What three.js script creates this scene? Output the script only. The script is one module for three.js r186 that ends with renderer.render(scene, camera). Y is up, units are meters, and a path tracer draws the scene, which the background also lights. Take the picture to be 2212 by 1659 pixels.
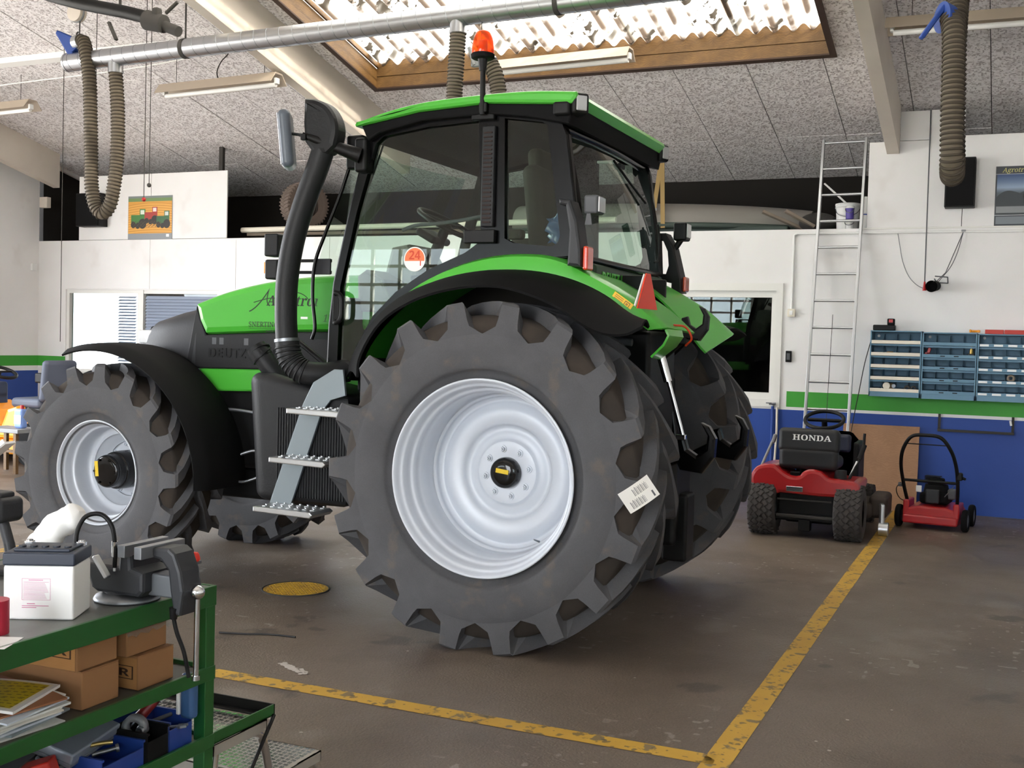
import * as THREE from 'three';
import { mergeGeometries, toCreasedNormals, mergeVertices } from 'three/addons/utils/BufferGeometryUtils.js';
import { RoundedBoxGeometry } from 'three/addons/geometries/RoundedBoxGeometry.js';
import { TextGeometry } from 'three/addons/geometries/TextGeometry.js';
import { FontLoader } from 'three/addons/loaders/FontLoader.js';

// ---------- camera, sky, sun, exposure ----------
const scene = new THREE.Scene();
const camera = new THREE.PerspectiveCamera(37.5, 2212 / 1659, 0.05, 400);
camera.position.set(0, 1.62, 0);
camera.rotation.set(-2.167 * Math.PI / 180, 23.79 * Math.PI / 180, 1.511 * Math.PI / 180, 'YXZ');
scene.add(camera);
const renderer = new THREE.WebGLRenderer({ antialias: true });
renderer.toneMapping = THREE.LinearToneMapping;
renderer.toneMappingExposure = 1.3;
renderer.shadowMap.enabled = true;
scene.background = new THREE.Color().setRGB(0.93, 0.97, 1.03);   // overcast, bright and even
scene.backgroundIntensity = 9.0;
const sun = new THREE.DirectionalLight(0xfff6ea, 60);
sun.position.set(-6.8 + 19, 4.2 + 13.5, -10.4 + 9); sun.target.position.set(-6.8, 4.2, -10.4);
sun.castShadow = true; sun.shadow.radius = 3;
Object.assign(sun.shadow.camera, { left: -25, right: 25, top: 25, bottom: -25, near: 1, far: 60 });
scene.add(sun, sun.target);

// ---------- helpers ----------
const V = (x, y, z) => new THREE.Vector3(x, y, z), PI = Math.PI, D = PI / 180;
let seed = 7; const rnd = () => { seed = (seed * 1664525 + 1013904223) >>> 0; return seed / 4294967296; };
const rr = (a, b) => a + (b - a) * rnd();
function prep(g) {
  const keep = g.userData.keepUV;
  if (g.index) g = g.toNonIndexed();
  if (!g.attributes.normal) g.computeVertexNormals();
  for (const k of Object.keys(g.attributes)) if (!['position', 'normal', 'uv'].includes(k)) g.deleteAttribute(k);
  if (!keep || !g.attributes.uv) {          // uv in metres, by the plane each face lies nearest to
    const p = g.attributes.position, uv = new Float32Array(p.count * 2), a = V(), b = V(), c = V();
    for (let i = 0; i < p.count; i += 3) {
      a.fromBufferAttribute(p, i); b.fromBufferAttribute(p, i + 1).sub(a); c.fromBufferAttribute(p, i + 2).sub(a); b.cross(c);
      const x = Math.abs(b.x), y = Math.abs(b.y), z = Math.abs(b.z);
      for (let k = 0; k < 3; k++) {
        const X = p.getX(i + k), Y = p.getY(i + k), Z = p.getZ(i + k);
        if (y >= x && y >= z) { uv[2 * (i + k)] = X; uv[2 * (i + k) + 1] = Z; }
        else if (x >= z) { uv[2 * (i + k)] = Z; uv[2 * (i + k) + 1] = Y; }
        else { uv[2 * (i + k)] = X; uv[2 * (i + k) + 1] = Y; }
      }
    }
    g.setAttribute('uv', new THREE.BufferAttribute(uv, 2));
  }
  g.morphAttributes = {}; return g;
}
const join = (list) => { const l = list.flat(9).filter(Boolean).map(prep); return l.length === 1 ? l[0] : mergeGeometries(l); };
const tf = (g, x = 0, y = 0, z = 0, rx = 0, ry = 0, rz = 0) => { g.applyMatrix4(new THREE.Matrix4().compose(V(x, y, z), new THREE.Quaternion().setFromEuler(new THREE.Euler(rx, ry, rz, 'YXZ')), V(1, 1, 1))); return g; };
const bx = (w, h, d, x = 0, y = 0, z = 0, r = 0, rx = 0, ry = 0, rz = 0) => tf(r ? new RoundedBoxGeometry(w, h, d, r > 0.012 ? 3 : 1, Math.min(r, w / 2.01, h / 2.01, d / 2.01)) : new THREE.BoxGeometry(w, h, d), x, y, z, rx, ry, rz);
const bb = (x0, x1, y0, y1, z0, z1, r = 0) => bx(Math.abs(x1 - x0), Math.abs(y1 - y0), Math.abs(z1 - z0), (x0 + x1) / 2, (y0 + y1) / 2, (z0 + z1) / 2, r);
const UPV = V(0, 1, 0);
function cy(p, q, r0, r1 = r0, seg = 16, open = false) {
  const a = V(...p), b = V(...q), d = b.clone().sub(a), g = new THREE.CylinderGeometry(r1, r0, d.length(), seg, 1, open);
  g.applyQuaternion(new THREE.Quaternion().setFromUnitVectors(UPV, d.normalize()));
  a.add(b).multiplyScalar(.5); g.translate(a.x, a.y, a.z); return g;
}
function tb(pts, r, seg = 48, rad = 10, closed = false, type = 'centripetal') {
  const c = new THREE.CatmullRomCurve3(pts.map((p) => V(...p)), closed, type, .5);
  const g = [new THREE.TubeGeometry(c, seg, r, rad, closed)];
  if (!closed) for (const [t, s] of [[0, -1], [1, 1]]) { const p = c.getPoint(t), d = c.getTangent(t).multiplyScalar(s), q = new THREE.CircleGeometry(r, rad); q.applyQuaternion(new THREE.Quaternion().setFromUnitVectors(V(0, 0, 1), d)); q.translate(p.x, p.y, p.z); g.push(q); }
  return g;
}
const poly = (pts, r) => tb2(pts, r);                       // straight pieces with ball joints
function tb2(pts, r, seg = 10) { const g = []; for (let i = 0; i + 1 < pts.length; i++) g.push(cy(pts[i], pts[i + 1], r, r, seg)); for (let i = 1; i + 1 < pts.length; i++) { const s = new THREE.SphereGeometry(r, seg, 8); s.translate(...pts[i]); g.push(s); } return g; }
const lathe = (prof, seg = 48) => new THREE.LatheGeometry(prof.map(([r, y]) => new THREE.Vector2(Math.max(r, 1e-4), y)), seg);
const latheZ = (prof, seg = 48) => { const g = lathe(prof, seg); g.rotateX(PI / 2); return g; };       // profile (r, z)
function shp(pts, holes = []) { const s = new THREE.Shape(pts.map((p) => new THREE.Vector2(...p))); for (const h of holes) s.holes.push(new THREE.Path(h.map((p) => new THREE.Vector2(...p)))); return s; }
function ext(pts, depth, bevel = 0, holes = [], bs = 2) { const g = new THREE.ExtrudeGeometry(pts.isShape ? pts : shp(pts, holes), { depth: depth - 2 * bevel, bevelEnabled: bevel > 0, bevelThickness: bevel, bevelSize: bevel, bevelOffset: -bevel, bevelSegments: bs, curveSegments: 16 }); g.translate(0, 0, bevel); return g; }   // z 0..depth
const extZ = (pts, z0, z1, bevel = 0, holes = []) => { const g = ext(pts, Math.abs(z1 - z0), bevel, holes); g.translate(0, 0, Math.min(z0, z1)); return g; };
function smooth(pts, n, closed = false) { const c = new THREE.CatmullRomCurve3(pts.map((p) => V(p[0], p[1], p[2] || 0)), closed, 'centripetal'); return c.getPoints(n).map((p) => [p.x, p.y, p.z]); }
function grid(rows, thick = 0) {                             // rows of points -> smooth sheet, given thickness along its normals
  const n = rows.length, m = rows[0].length, pos = [], idx = [];
  rows.forEach((r) => r.forEach((p) => pos.push(...p)));
  for (let i = 0; i + 1 < n; i++) for (let j = 0; j + 1 < m; j++) { const a = i * m + j; idx.push(a, a + 1, a + m, a + 1, a + m + 1, a + m); }
  let g = new THREE.BufferGeometry(); g.setAttribute('position', new THREE.Float32BufferAttribute(pos, 3)); g.setIndex(idx); g.computeVertexNormals();
  if (!thick) return g;
  const N = g.attributes.normal, P2 = [...pos], id2 = [...idx], K = n * m;
  for (let i = 0; i < K; i++) P2.push(pos[3 * i] - N.getX(i) * thick, pos[3 * i + 1] - N.getY(i) * thick, pos[3 * i + 2] - N.getZ(i) * thick);
  for (let i = 0; i < idx.length; i += 3) id2.push(idx[i] + K, idx[i + 2] + K, idx[i + 1] + K);
  const edge = []; for (let j = 0; j < m; j++) edge.push(j); for (let i = 1; i < n; i++) edge.push(i * m + m - 1); for (let j = m - 2; j >= 0; j--) edge.push((n - 1) * m + j); for (let i = n - 2; i > 0; i--) edge.push(i * m);
  for (let k = 0; k < edge.length; k++) { const a = edge[k], b = edge[(k + 1) % edge.length]; id2.push(a, a + K, b, b, a + K, b + K); }
  g = new THREE.BufferGeometry(); g.setAttribute('position', new THREE.Float32BufferAttribute(P2, 3)); g.setIndex(id2);
  return toCreasedNormals(g.toNonIndexed(), 40 * D);
}
const crease = (g, a = 35) => toCreasedNormals(g.index ? g.toNonIndexed() : g, a * D);
const font = await new FontLoader().loadAsync('fonts/droid/droid_sans_bold.typeface.json');
const serif = await new FontLoader().loadAsync('fonts/droid/droid_serif_bold.typeface.json');
function txt(s, size, depth, x, y, z, f = font, ry = 0, sx = 1) { const g = new TextGeometry(s, { font: f, size, depth, curveSegments: 3, bevelEnabled: false }); g.scale(sx, 1, 1); return tf(g, x, y, z, 0, ry, 0); }

// ---------- naming and placing ----------
const used = {}, base = new Map();
function numbered(n) { const k = used[n] = (used[n] ?? -1) + 1; return k ? n + '_' + String(k).padStart(3, '0') : n; }
function tag(o, label, category, group, kind) { Object.assign(o.userData, { label, category }); if (group) o.userData.group = group; if (kind) o.userData.kind = kind; return o; }
function thing(name, label, category, at = [0, 0, 0], group) {        // parts are given in world coordinates
  const o = new THREE.Group(); o.name = numbered(name); o.position.set(...at); base.set(o, at); scene.add(o); return tag(o, label, category, group);
}
function local(name, label, category, at, ry = 0, group, rx = 0, rz = 0) {   // parts are given in the thing's own coordinates
  const o = new THREE.Group(); o.name = numbered(name); o.position.set(...at); o.rotation.set(rx, ry, rz, 'YXZ'); scene.add(o); return tag(o, label, category, group);
}
function part(parent, name, geos, mat, label) {
  const m = new THREE.Mesh(join(Array.isArray(geos) ? geos : [geos]), mat); m.name = name; m.castShadow = m.receiveShadow = true;
  const b = base.get(parent); if (b) m.position.set(-b[0], -b[1], -b[2]);
  parent.add(m); if (label) m.userData.label = label; return m;
}
function partG(parent, name, x = 0, y = 0, z = 0, label) { const g = new THREE.Group(); g.name = name; const b = base.get(parent) || [0, 0, 0]; g.position.set(x - b[0], y - b[1], z - b[2]); parent.add(g); if (label) g.userData.label = label; return g; }
function put(name, geos, mat, label, category, group) {           // a thing that is one mesh
  const m = new THREE.Mesh(join(Array.isArray(geos) ? geos : [geos]), mat); m.name = numbered(name); m.castShadow = m.receiveShadow = true;
  m.geometry.computeBoundingBox(); const c = m.geometry.boundingBox, p = [(c.min.x + c.max.x) / 2, c.min.y, (c.min.z + c.max.z) / 2];
  m.geometry.translate(-p[0], -p[1], -p[2]); m.position.set(...p); scene.add(m); return tag(m, label, category, group);
}
function struct(name, geos, mat) { const m = new THREE.Mesh(join(Array.isArray(geos) ? geos : [geos]), mat); m.name = numbered(name); m.userData.kind = 'structure'; m.castShadow = m.receiveShadow = true; scene.add(m); return m; }
function piece(parent, name, geos, mat) { const m = part(parent, name, geos, mat); return m; }
function copyOf(o, at, label, ry, group) { const c = o.clone(); c.name = numbered(o.name.replace(/_\d{3}$/, '')); c.userData = { ...o.userData }; c.position.set(...at); if (ry !== undefined) c.rotation.y = ry; if (label) c.userData.label = label; if (group) c.userData.group = group; scene.add(c); return c; }

// ---------- noise and textures ----------
function hash(x, y, s) { let h = (x * 374761393 + y * 668265263 + s * 974634777) | 0; h = Math.imul(h ^ (h >>> 13), 1274126177); return ((h ^ (h >>> 16)) >>> 0) / 4294967296; }
function vn(x, y, per, s) { const xi = Math.floor(x), yi = Math.floor(y), fx = x - xi, fy = y - yi, u = fx * fx * (3 - 2 * fx), v = fy * fy * (3 - 2 * fy), m = (a) => ((a % per) + per) % per; const a = hash(m(xi), m(yi), s), b = hash(m(xi + 1), m(yi), s), c = hash(m(xi), m(yi + 1), s), d = hash(m(xi + 1), m(yi + 1), s); return a + (b - a) * u + (c - a) * v + (a - b - c + d) * u * v; }
function fbm(u, v, per, oct, s) { let a = 0, w = .5, t = 0; for (let i = 0; i < oct; i++) { a += w * vn(u * per, v * per, per, s + i); t += w; per *= 2; w *= .55; } return a / t; }
function tex(n, fn, size, srgb = true, nx = 1) {             // fn(u,v) -> [r,g,b] 0..1, tile of `size` metres
  const d = new Uint8Array(n * n * 4); let i = 0;
  for (let y = 0; y < n; y++) for (let x = 0; x < n; x++) { const c = fn(x / n, y / n); for (let k = 0; k < 3; k++) d[i++] = Math.max(0, Math.min(255, (c.length ? c[k] : c) * 255)); d[i++] = 255; }
  const t = new THREE.DataTexture(d, n, n); t.wrapS = t.wrapT = THREE.RepeatWrapping; t.magFilter = THREE.LinearFilter; t.minFilter = THREE.LinearMipmapLinearFilter; t.generateMipmaps = true;
  if (srgb) t.colorSpace = THREE.SRGBColorSpace; t.repeat.set(1 / size, 1 / size); t.needsUpdate = true; return t;
}
const mul = (c, f) => c.map((v) => v * f), mix = (a, b, t) => a.map((v, i) => v + (b[i] - v) * t);
const hx = (h) => [(h >> 16 & 255) / 255, (h >> 8 & 255) / 255, (h & 255) / 255];
const ss = (a, b, x) => { const t = Math.max(0, Math.min(1, (x - a) / (b - a))); return t * t * (3 - 2 * t); };
const M = (color, roughness = .6, metalness = 0, o = {}) => new THREE.MeshStandardMaterial({ color, roughness, metalness, side: THREE.DoubleSide, ...o });
const MP = (color, roughness, metalness, o = {}) => new THREE.MeshPhysicalMaterial({ color, roughness, metalness, side: THREE.DoubleSide, ...o });
const grainT = tex(256, (u, v) => { const n = fbm(u, v, 8, 5, 3); return .82 + .3 * (n - .5) + .05 * (hash(u * 256 | 0, v * 256 | 0, 5) - .5); }, .5, false);
const grainB = tex(256, (u, v) => fbm(u, v, 32, 3, 9), .25, false);
// floor: worn concrete with stains, scuffs and scratches
const floorT = tex(1024, (u, v) => {
  let n = fbm(u, v, 4, 6, 11), c = mix(hx(0x62564b), hx(0x7b6e61), n);
  c = mix(c, hx(0x564a3f), .6 * ss(.5, .8, fbm(u, v, 5, 5, 21)));
  c = mix(c, hx(0x8f867d), .4 * ss(.62, .8, fbm(u, v, 9, 4, 31)));
  c = mix(c, hx(0x443b35), .6 * ss(.7, .8, fbm(u, v, 14, 4, 41)));
  c = mix(c, hx(0xb4aea5), .5 * ss(.87, .9, vn(u * 120, v * 120, 120, 51)) * ss(.5, .7, fbm(u, v, 6, 3, 52)));
  return mul(c, .93 + .14 * hash(u * 1024 | 0, v * 1024 | 0, 61));
}, 4.6);
const floorR = tex(512, (u, v) => .3 + .34 * fbm(u, v, 6, 5, 71), 3.7, false);
const woolT = tex(512, (u, v) => { const a = fbm(u, v, 70, 2, 81), b = fbm(u + .31, v, 26, 3, 83), l = fbm(u, v, 5, 3, 85); let c = mix(hx(0xeeeaeb), hx(0xf8f5f6), l); c = mix(c, hx(0x9f9797), .75 * ss(.54, .74, a)); return mix(c, hx(0xc6bfbf), .55 * ss(.5, .75, b)); }, 1.1);
const woolB = tex(512, (u, v) => fbm(u, v, 70, 2, 81), 1.1, false);
const wallT = tex(512, (u, v) => { const n = fbm(u, v, 4, 5, 91); let c = mix(hx(0xe6e4e2), hx(0xf2f1f0), n); return mix(c, hx(0xd2ccc6), .25 * ss(.66, .85, fbm(u, v, 7, 4, 93))); }, 3);
const paintT = (a, b, s) => tex(256, (u, v) => { const n = fbm(u, v, 5, 5, s); return mix(hx(a), hx(b), n); }, 2);
const woodT = (a, b, s) => tex(256, (u, v) => { const n = fbm(u * 1, v, 4, 4, s), l = .5 + .5 * Math.sin((v * 22 + n * 5) * 2 * PI); return mix(hx(a), hx(b), .55 * n + .45 * l * fbm(u, v, 16, 2, s + 3)); }, .5);
const rubT = tex(512, (u, v) => { const n = fbm(u, v, 5, 5, 101); let c = mix(hx(0x454548), hx(0x565659), n); c = mix(c, hx(0x675c52), .5 * ss(.55, .8, fbm(u, v, 9, 5, 103))); return mul(c, .95 + .1 * hash(u * 512 | 0, v * 512 | 0, 7)); }, .9);
const m = {
  floor: M(0xffffff, 1, 0, { map: floorT, roughnessMap: floorR, bumpMap: grainB, bumpScale: .0015 }),
  wool: M(0xffffff, .95, 0, { map: woolT, bumpMap: woolB, bumpScale: .006 }),
  wall: M(0xffffff, .75, 0, { map: wallT }), board: M(0xffffff, .6, 0, { map: wallT }),
  blue: M(0xffffff, .55, 0, { map: paintT(0x1b3f8c, 0x254b9c, 111) }), green: M(0xffffff, .55, 0, { map: paintT(0x37952f, 0x46a63b, 113) }),
  trim: M(0xe9e8e3, .5), beam: M(0xffffff, .75, 0, { map: paintT(0xd2c8bd, 0xe2d9cd, 117) }),
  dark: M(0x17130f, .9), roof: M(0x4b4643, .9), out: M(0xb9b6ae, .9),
  wood: M(0xffffff, .5, 0, { map: woodT(0x5a4020, 0x876638, 121) }), ply: M(0xffffff, .8, 0, { map: woodT(0x9b7558, 0xb58c6c, 125) }),
  galv: M(0xb4b6ba, .33, .92), alu: M(0xc8cacc, .35, .9), chrome: M(0xdfe2e6, .12, 1), steel: M(0x8d9196, .4, .85),
  black: MP(0x0b0b0c, .5, 0, { specularIntensity: .6 }), blackGloss: MP(0x050506, .22, 0, { specularIntensity: .45 }), blackMat: MP(0x131314, .8, 0, { specularIntensity: .3 }), plastic: MP(0x1d1e20, .5, 0, { specularIntensity: .6, bumpMap: grainB, bumpScale: .0006 }), charcoal: MP(0x2c2d30, .45, 0, { specularIntensity: .7, bumpMap: grainB, bumpScale: .0005 }),
  treadM: M(0xffffff, .9, 0, { map: tex(256, (u, v) => mix(hx(0x2b2622), hx(0x423931), fbm(u, v, 7, 5, 105)), .7) }), rubber: M(0xffffff, .78, 0, { map: rubT, bumpMap: grainB, bumpScale: .0008 }), tube: M(0x222224, .6),  // treadM: brown dust, darkened to carry the shade of the gaps
  silver: M(0xd2d7df, .4, .08), white: M(0xeeeeec, .5), cream: M(0xe6dfcf, .6), yellow: M(0xe5c21a, .5), red: M(0xb01a1d, .35), orange: M(0xf09a12, .4),
  tgreen: MP(0x4db53a, .32, 0, { clearcoat: .25, clearcoatRoughness: .12 }), dgreen: M(0x17331a, .5), benchGreen: M(0x1d5a27, .45, 0, { roughnessMap: grainT }),
  grey: M(0x8a8c8e, .5), greyDark: M(0x55575b, .55), greyBlue: M(0xffffff, .5, .1, { map: paintT(0x5b7f96, 0x6b90a6, 131) }),
  rope: M(0x3a3836, .9), card: M(0xffffff, .85, 0, { map: paintT(0x8d6442, 0xa3774f, 141) }),
  hose: M(0x6b6152, .75), hoseDark: M(0x4a4238, .85),
  glass: MP(0xd6e6dd, 0, 0, { transmission: 1, thickness: 0, ior: 1.5 }), pane: MP(0xe8eeee, 0, 0, { transmission: 1, thickness: 0, ior: 1.5 }),
};
function decalMat(W, H, draw, o = {}) { const c = document.createElement('canvas'); c.width = W; c.height = H; const x = c.getContext('2d'); draw(x, W, H); const t = new THREE.CanvasTexture(c); t.colorSpace = THREE.SRGBColorSpace; return M(0xffffff, o.rough ?? .5, 0, { map: t, transparent: !!o.alpha, ...(o.more || {}) }); }
function sheet(w, h, x, y, z, rx = 0, ry = 0, rz = 0, t = .002) {      // a thin printed sheet, its print over the whole face
  const g = new THREE.PlaneGeometry(w, h); g.userData.keepUV = true; return tf(g, x, y, z, rx, ry, rz);
}
// ---------- the hall ----------
const SL = .24, CY = (z) => 4.10 + SL * (z + 12.2);           // underside of the sloping ceiling
const XL = -12.88, ZB = -12.2, XR = 5.2, ZF = 5.2;
const shear = (g) => { const p = g.attributes.position; for (let i = 0; i < p.count; i++) p.setY(i, p.getY(i) + CY(p.getZ(i))); g = g.index ? g.toNonIndexed() : g; g.computeVertexNormals(); return g; };
const floor = struct('floor', bb(-15, XR + .2, -.25, 0, -14.1, ZF + .2), m.floor);
// painted floor lines, worn through in places
const lineMat = M(0xffffff, .6, 0, { map: tex(512, (u, v) => { let c = mix(hx(0xb78d33), hx(0xcda23a), fbm(u, v, 6, 4, 151)); c = mix(c, hx(0x75664c), .9 * ss(.6, .68, fbm(u, v, 16, 5, 153))); return mix(c, hx(0x4e463d), .6 * ss(.66, .74, fbm(u, v, 40, 3, 155))); }, 1.2) });
const strip = (x0, x1, z0, z1, along) => { const n = 60, rows = []; for (let i = 0; i <= n; i++) { const t = i / n, a = .006 * (fbm(t, .2, 40, 3, 5) - .5), b = .006 * (fbm(t, .7, 40, 3, 6) - .5); rows.push(along === 'z' ? [[x0 + a, .002, z0 + (z1 - z0) * t], [x1 + b, .002, z0 + (z1 - z0) * t]] : [[x0 + (x1 - x0) * t, .002, z1 + b], [x0 + (x1 - x0) * t, .002, z0 + a]]); } return grid(rows); };
part(floor, 'floor_line', strip(-1.045, -.935, -12.05, 2.2, 'z'), lineMat);
part(floor, 'floor_line', strip(-8.5, -1.0, -4.39, -4.28, 'x'), lineMat);
part(floor, 'floor_line', strip(-6.72, -6.61, -12.0, -4.39, 'z'), lineMat);
// chalky scuffs on the floor
const scuff = M(0xb9b1a8, .9), SC = [-3.24, -4.62, .2, .1];
{ const s = []; for (let k = 0; k < 120; k++) { const t = k / 120, x = SC[0] + SC[2] * t + .012 * rr(-1, 1), z = SC[1] + SC[3] * t + .014 * rr(-1, 1) * (1 + t); s.push(tf(new THREE.CircleGeometry(rr(.003, .013), 7), x, .0015 + k * 1e-5, z, -PI / 2, 0, 0)); } for (let k = 0; k < 90; k++) s.push(tf(new THREE.CircleGeometry(rr(.003, .009), 6), rr(-4.5, 1), .0016, rr(-9, -3.2), -PI / 2, 0, 0)); part(floor, 'chalk_scuff', s, scuff).userData.kind = 'stuff'; }
{ const s = tb([[-3.86, .006, -4.92], [-3.72, .007, -4.96], [-3.6, .006, -5.02], [-3.45, .006, -5.04]], .005, 20, 6); put('cable_offcut', s, m.tube, 'short black cable offcut lying on the floor beside the bench', 'cable'); }

// back wall: lower part, openings for two windows, raised boards
const W1 = { x0: -12.36, x1: -9.66, y0: 1.02, y1: 2.19 }, W2 = { x0: -3.42, x1: -2.30, y0: 1.05, y1: 2.25 };
const ZT = ZB - .12;
const wb = struct('wall_back', [bb(-15, W1.x0, .0, 2.88, ZT, ZB), bb(W1.x1, W2.x0, 0, 2.88, ZT, ZB), bb(W1.x0, W1.x1, 0, W1.y0, ZT, ZB), bb(W1.x0, W1.x1, W1.y1, 2.88, ZT, ZB), bb(W2.x0, W2.x1, 0, W2.y0, ZT, ZB), bb(W2.x0, W2.x1, W2.y1, 2.88, ZT, ZB), bb(W2.x1, XR, 0, 2.88, ZT, ZB)], m.wall);
part(wb, 'painted_band', [bb(XL, W1.x0 - .0, 1.09, 1.235, ZB, ZB + .003), bb(W1.x1 + .1, W2.x0 - .12, 1.0, 1.165, ZB, ZB + .003), bb(-2.18, XR, 1.0, 1.165, ZB, ZB + .003)], m.green, 'green painted stripe');
part(wb, 'painted_band', [bb(W1.x1 + .1, XR, 0, .968, ZB, ZB + .003)], m.blue, 'blue painted lower wall');
// wall boards above: joints stand open
const boardsR = []; for (const [a, b, y1] of [[-1.425, -.842, 3.76], [-.836, -.515, 4.06], [-.51, .72, 3.79], [.73, 1.95, 3.79], [1.96, 3.18, 3.79], [3.19, 5.2, 3.79]]) boardsR.push([a, b, 2.885, y1]);
for (const [a, b, y0, y1] of [...boardsR, [-12.13, -10.842, 2.885, 3.775], [-10.836, -9.56, 2.885, 3.775]]) part(wb, 'wall_panel', bb(a, b, y0, y1, ZB - .02, ZB, .004), m.board);
part(wb, 'wall_panel', bb(-1.13, -.842, 3.765, 4.06, ZB - .05, ZB - .01, .003), m.board);
for (const [a, b] of [[-12.36, -10.842], [-10.836, -9.4], [-9.394, -7.95]]) part(wb, 'wall_panel', bb(a, b, 2.205, 2.875, ZB, ZB + .006, .002), m.board);
part(wb, 'post', bb(-9.72, -9.66, 3.775, 4.12, ZB - .07, ZB - .02), m.rope, 'dark bracket holding up the wall boards');
part(wb, 'post', bb(-12.06, -12.0, 3.775, 4.1, ZB - .07, ZB - .02), m.rope, 'dark bracket holding up the wall boards');
// rooms behind the wall, with the loft over them
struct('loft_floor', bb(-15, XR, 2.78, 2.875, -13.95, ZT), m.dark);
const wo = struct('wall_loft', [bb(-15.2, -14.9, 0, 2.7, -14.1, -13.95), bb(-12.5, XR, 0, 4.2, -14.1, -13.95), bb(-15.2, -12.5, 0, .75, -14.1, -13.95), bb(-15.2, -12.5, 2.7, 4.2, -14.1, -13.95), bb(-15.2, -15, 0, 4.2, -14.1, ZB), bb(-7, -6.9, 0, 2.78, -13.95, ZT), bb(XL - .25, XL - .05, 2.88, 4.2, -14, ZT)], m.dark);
// side and front walls
const GL = { z0: -9.2, z1: -.8, y1: 4.1 };
const wl = struct('wall_left', [bb(XL - .2, XL, 0, 4.15, ZB, GL.z0), bb(XL - .2, XL, GL.y1, 8.4, GL.z0, GL.z1), bb(XL - .2, XL, 0, 8.4, GL.z1, ZF)].map((g) => g), m.wall);
{ const g = bb(XL - .2, XL, 0, .9, ZB, GL.z0); part(wl, 'wall_top', shear(bb(XL - .2, XL, -.05, .02, -13.95, ZF)), m.wall); part(wl, 'wall_top', extZ([[0, 0]].length ? [[-12.3, 4.0], [-8.9, 4.0], [-8.9, 5.0], [-12.3, 4.2]] : [], 0, .2).rotateY(-PI / 2).translate(XL, 0, 0), m.wall); }
part(wl, 'painted_band', bb(XL, XL + .003, 1.09, 1.235, ZB, GL.z0), m.green, 'green painted stripe');
part(wl, 'painted_band', bb(XL, XL + .003, 0, 1.02, ZB, GL.z0), m.blue, 'blue painted lower wall');
struct('wall_right', bb(XR, XR + .2, 0, 8.4, -14, ZF + .2), m.wall);
// front wall behind the camera: two doors with gridded panes and one standing open, unseen, sized for the light they let in
const FD = [[-10.6, -6.3, 1.9, 3.15], [-5.4, -1.6, 0, 4.6], [1.4, 4.2, 1.3, 3.9]];
{ const g = []; let x = XL - .2; for (const [a, b, y0, y1] of FD) { g.push(bb(x, a, 0, 8.5, ZF, ZF + .2)); if (y0) g.push(bb(a, b, 0, y0, ZF, ZF + .2)); g.push(bb(a, b, y1, 8.5, ZF, ZF + .2)); x = b; } g.push(bb(x, XR + .2, 0, 8.5, ZF, ZF + .2)); struct('wall_front', g, m.wall); }
for (const [a, b, y0, y1] of [FD[0], FD[2]]) { const w = struct('window_3', bb(a, b, y0, y1, ZF + .09, ZF + .094), m.pane); const bars = []; const nx = Math.round((b - a) / .55); for (let i = 0; i <= nx; i++) bars.push(bx(.05, y1 - y0, .06, a + (b - a) * i / nx, (y0 + y1) / 2, ZF + .09)); for (let j = 0; j <= 4; j++) bars.push(bx(b - a, .05, .06, (a + b) / 2, y0 + (y1 - y0) * j / 4, ZF + .09)); part(w, 'glazing_bar', bars, m.trim); }
struct('ground_outside', bb(-90, 80, -.4, -.26, -80, 90), m.out);

// ceiling: roof deck with the skylight left open, and the wood-wool boards under it
const SK = { x0: -6.5, x1: -1.655, z0: -10.85, z1: -6.4 };
const deck = (x0, x1, z0, z1, a = .04, b = .16) => shear(bb(x0, x1, a, b, z0, z1));
const ceil = struct('ceiling', [deck(XL - .4, SK.x0 - .03, -14.3, ZF + .4), deck(SK.x1 + .03, XR + .4, -14.3, ZF + .4), deck(SK.x0 - .03, SK.x1 + .03, -14.3, SK.z0 - .03), deck(SK.x0 - .03, SK.x1 + .03, SK.z1 + .03, ZF + .4)], m.roof);
{ const px = .733, x00 = -1.749; const gs = {};
  const L = 2.43, z00 = -12.782;
  for (let i = -16; i <= 9; i++) for (let j = -1; j <= 7; j++) {
    let x0 = x00 + i * px + .004, x1 = x00 + (i + 1) * px - .004, z0 = z00 + j * L + .004, z1 = z00 + (j + 1) * L - .004;
    if (j === -1) z0 = -13.95; z1 = Math.min(z1, ZF); x0 = Math.max(x0, XL); x1 = Math.min(x1, XR); if (x1 - x0 < .05 || z1 - z0 < .05) continue;
    const rects = []; const inS = x1 > SK.x0 && x0 < SK.x1 && z1 > SK.z0 && z0 < SK.z1;
    if (!inS) rects.push([x0, x1, z0, z1]); else { if (z0 < SK.z0 - .05) rects.push([x0, x1, z0, SK.z0 - .02]); if (z1 > SK.z1 + .05) rects.push([x0, x1, SK.z1 + .02, z1]); const za = Math.max(z0, SK.z0), zb = Math.min(z1, SK.z1); if (x0 < SK.x0 - .03) rects.push([x0, SK.x0 - .02, za, zb]); if (x1 > SK.x1 + .03) rects.push([SK.x1 + .02, x1, za, zb]); }
    for (const [a, b, c, d] of rects) { const dy = rr(-.004, .004); part(ceil, 'ceiling_panel', shear(bb(a, b, dy, .04 + dy, c, d)), m.wool); }
  }
}
for (const x of [-12.55, -6.87, -1.19, 4.49]) struct('roof_beam', shear(bb(x - .06, x + .06, -.47, .02, -12.19, ZF)), m.beam);
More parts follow.
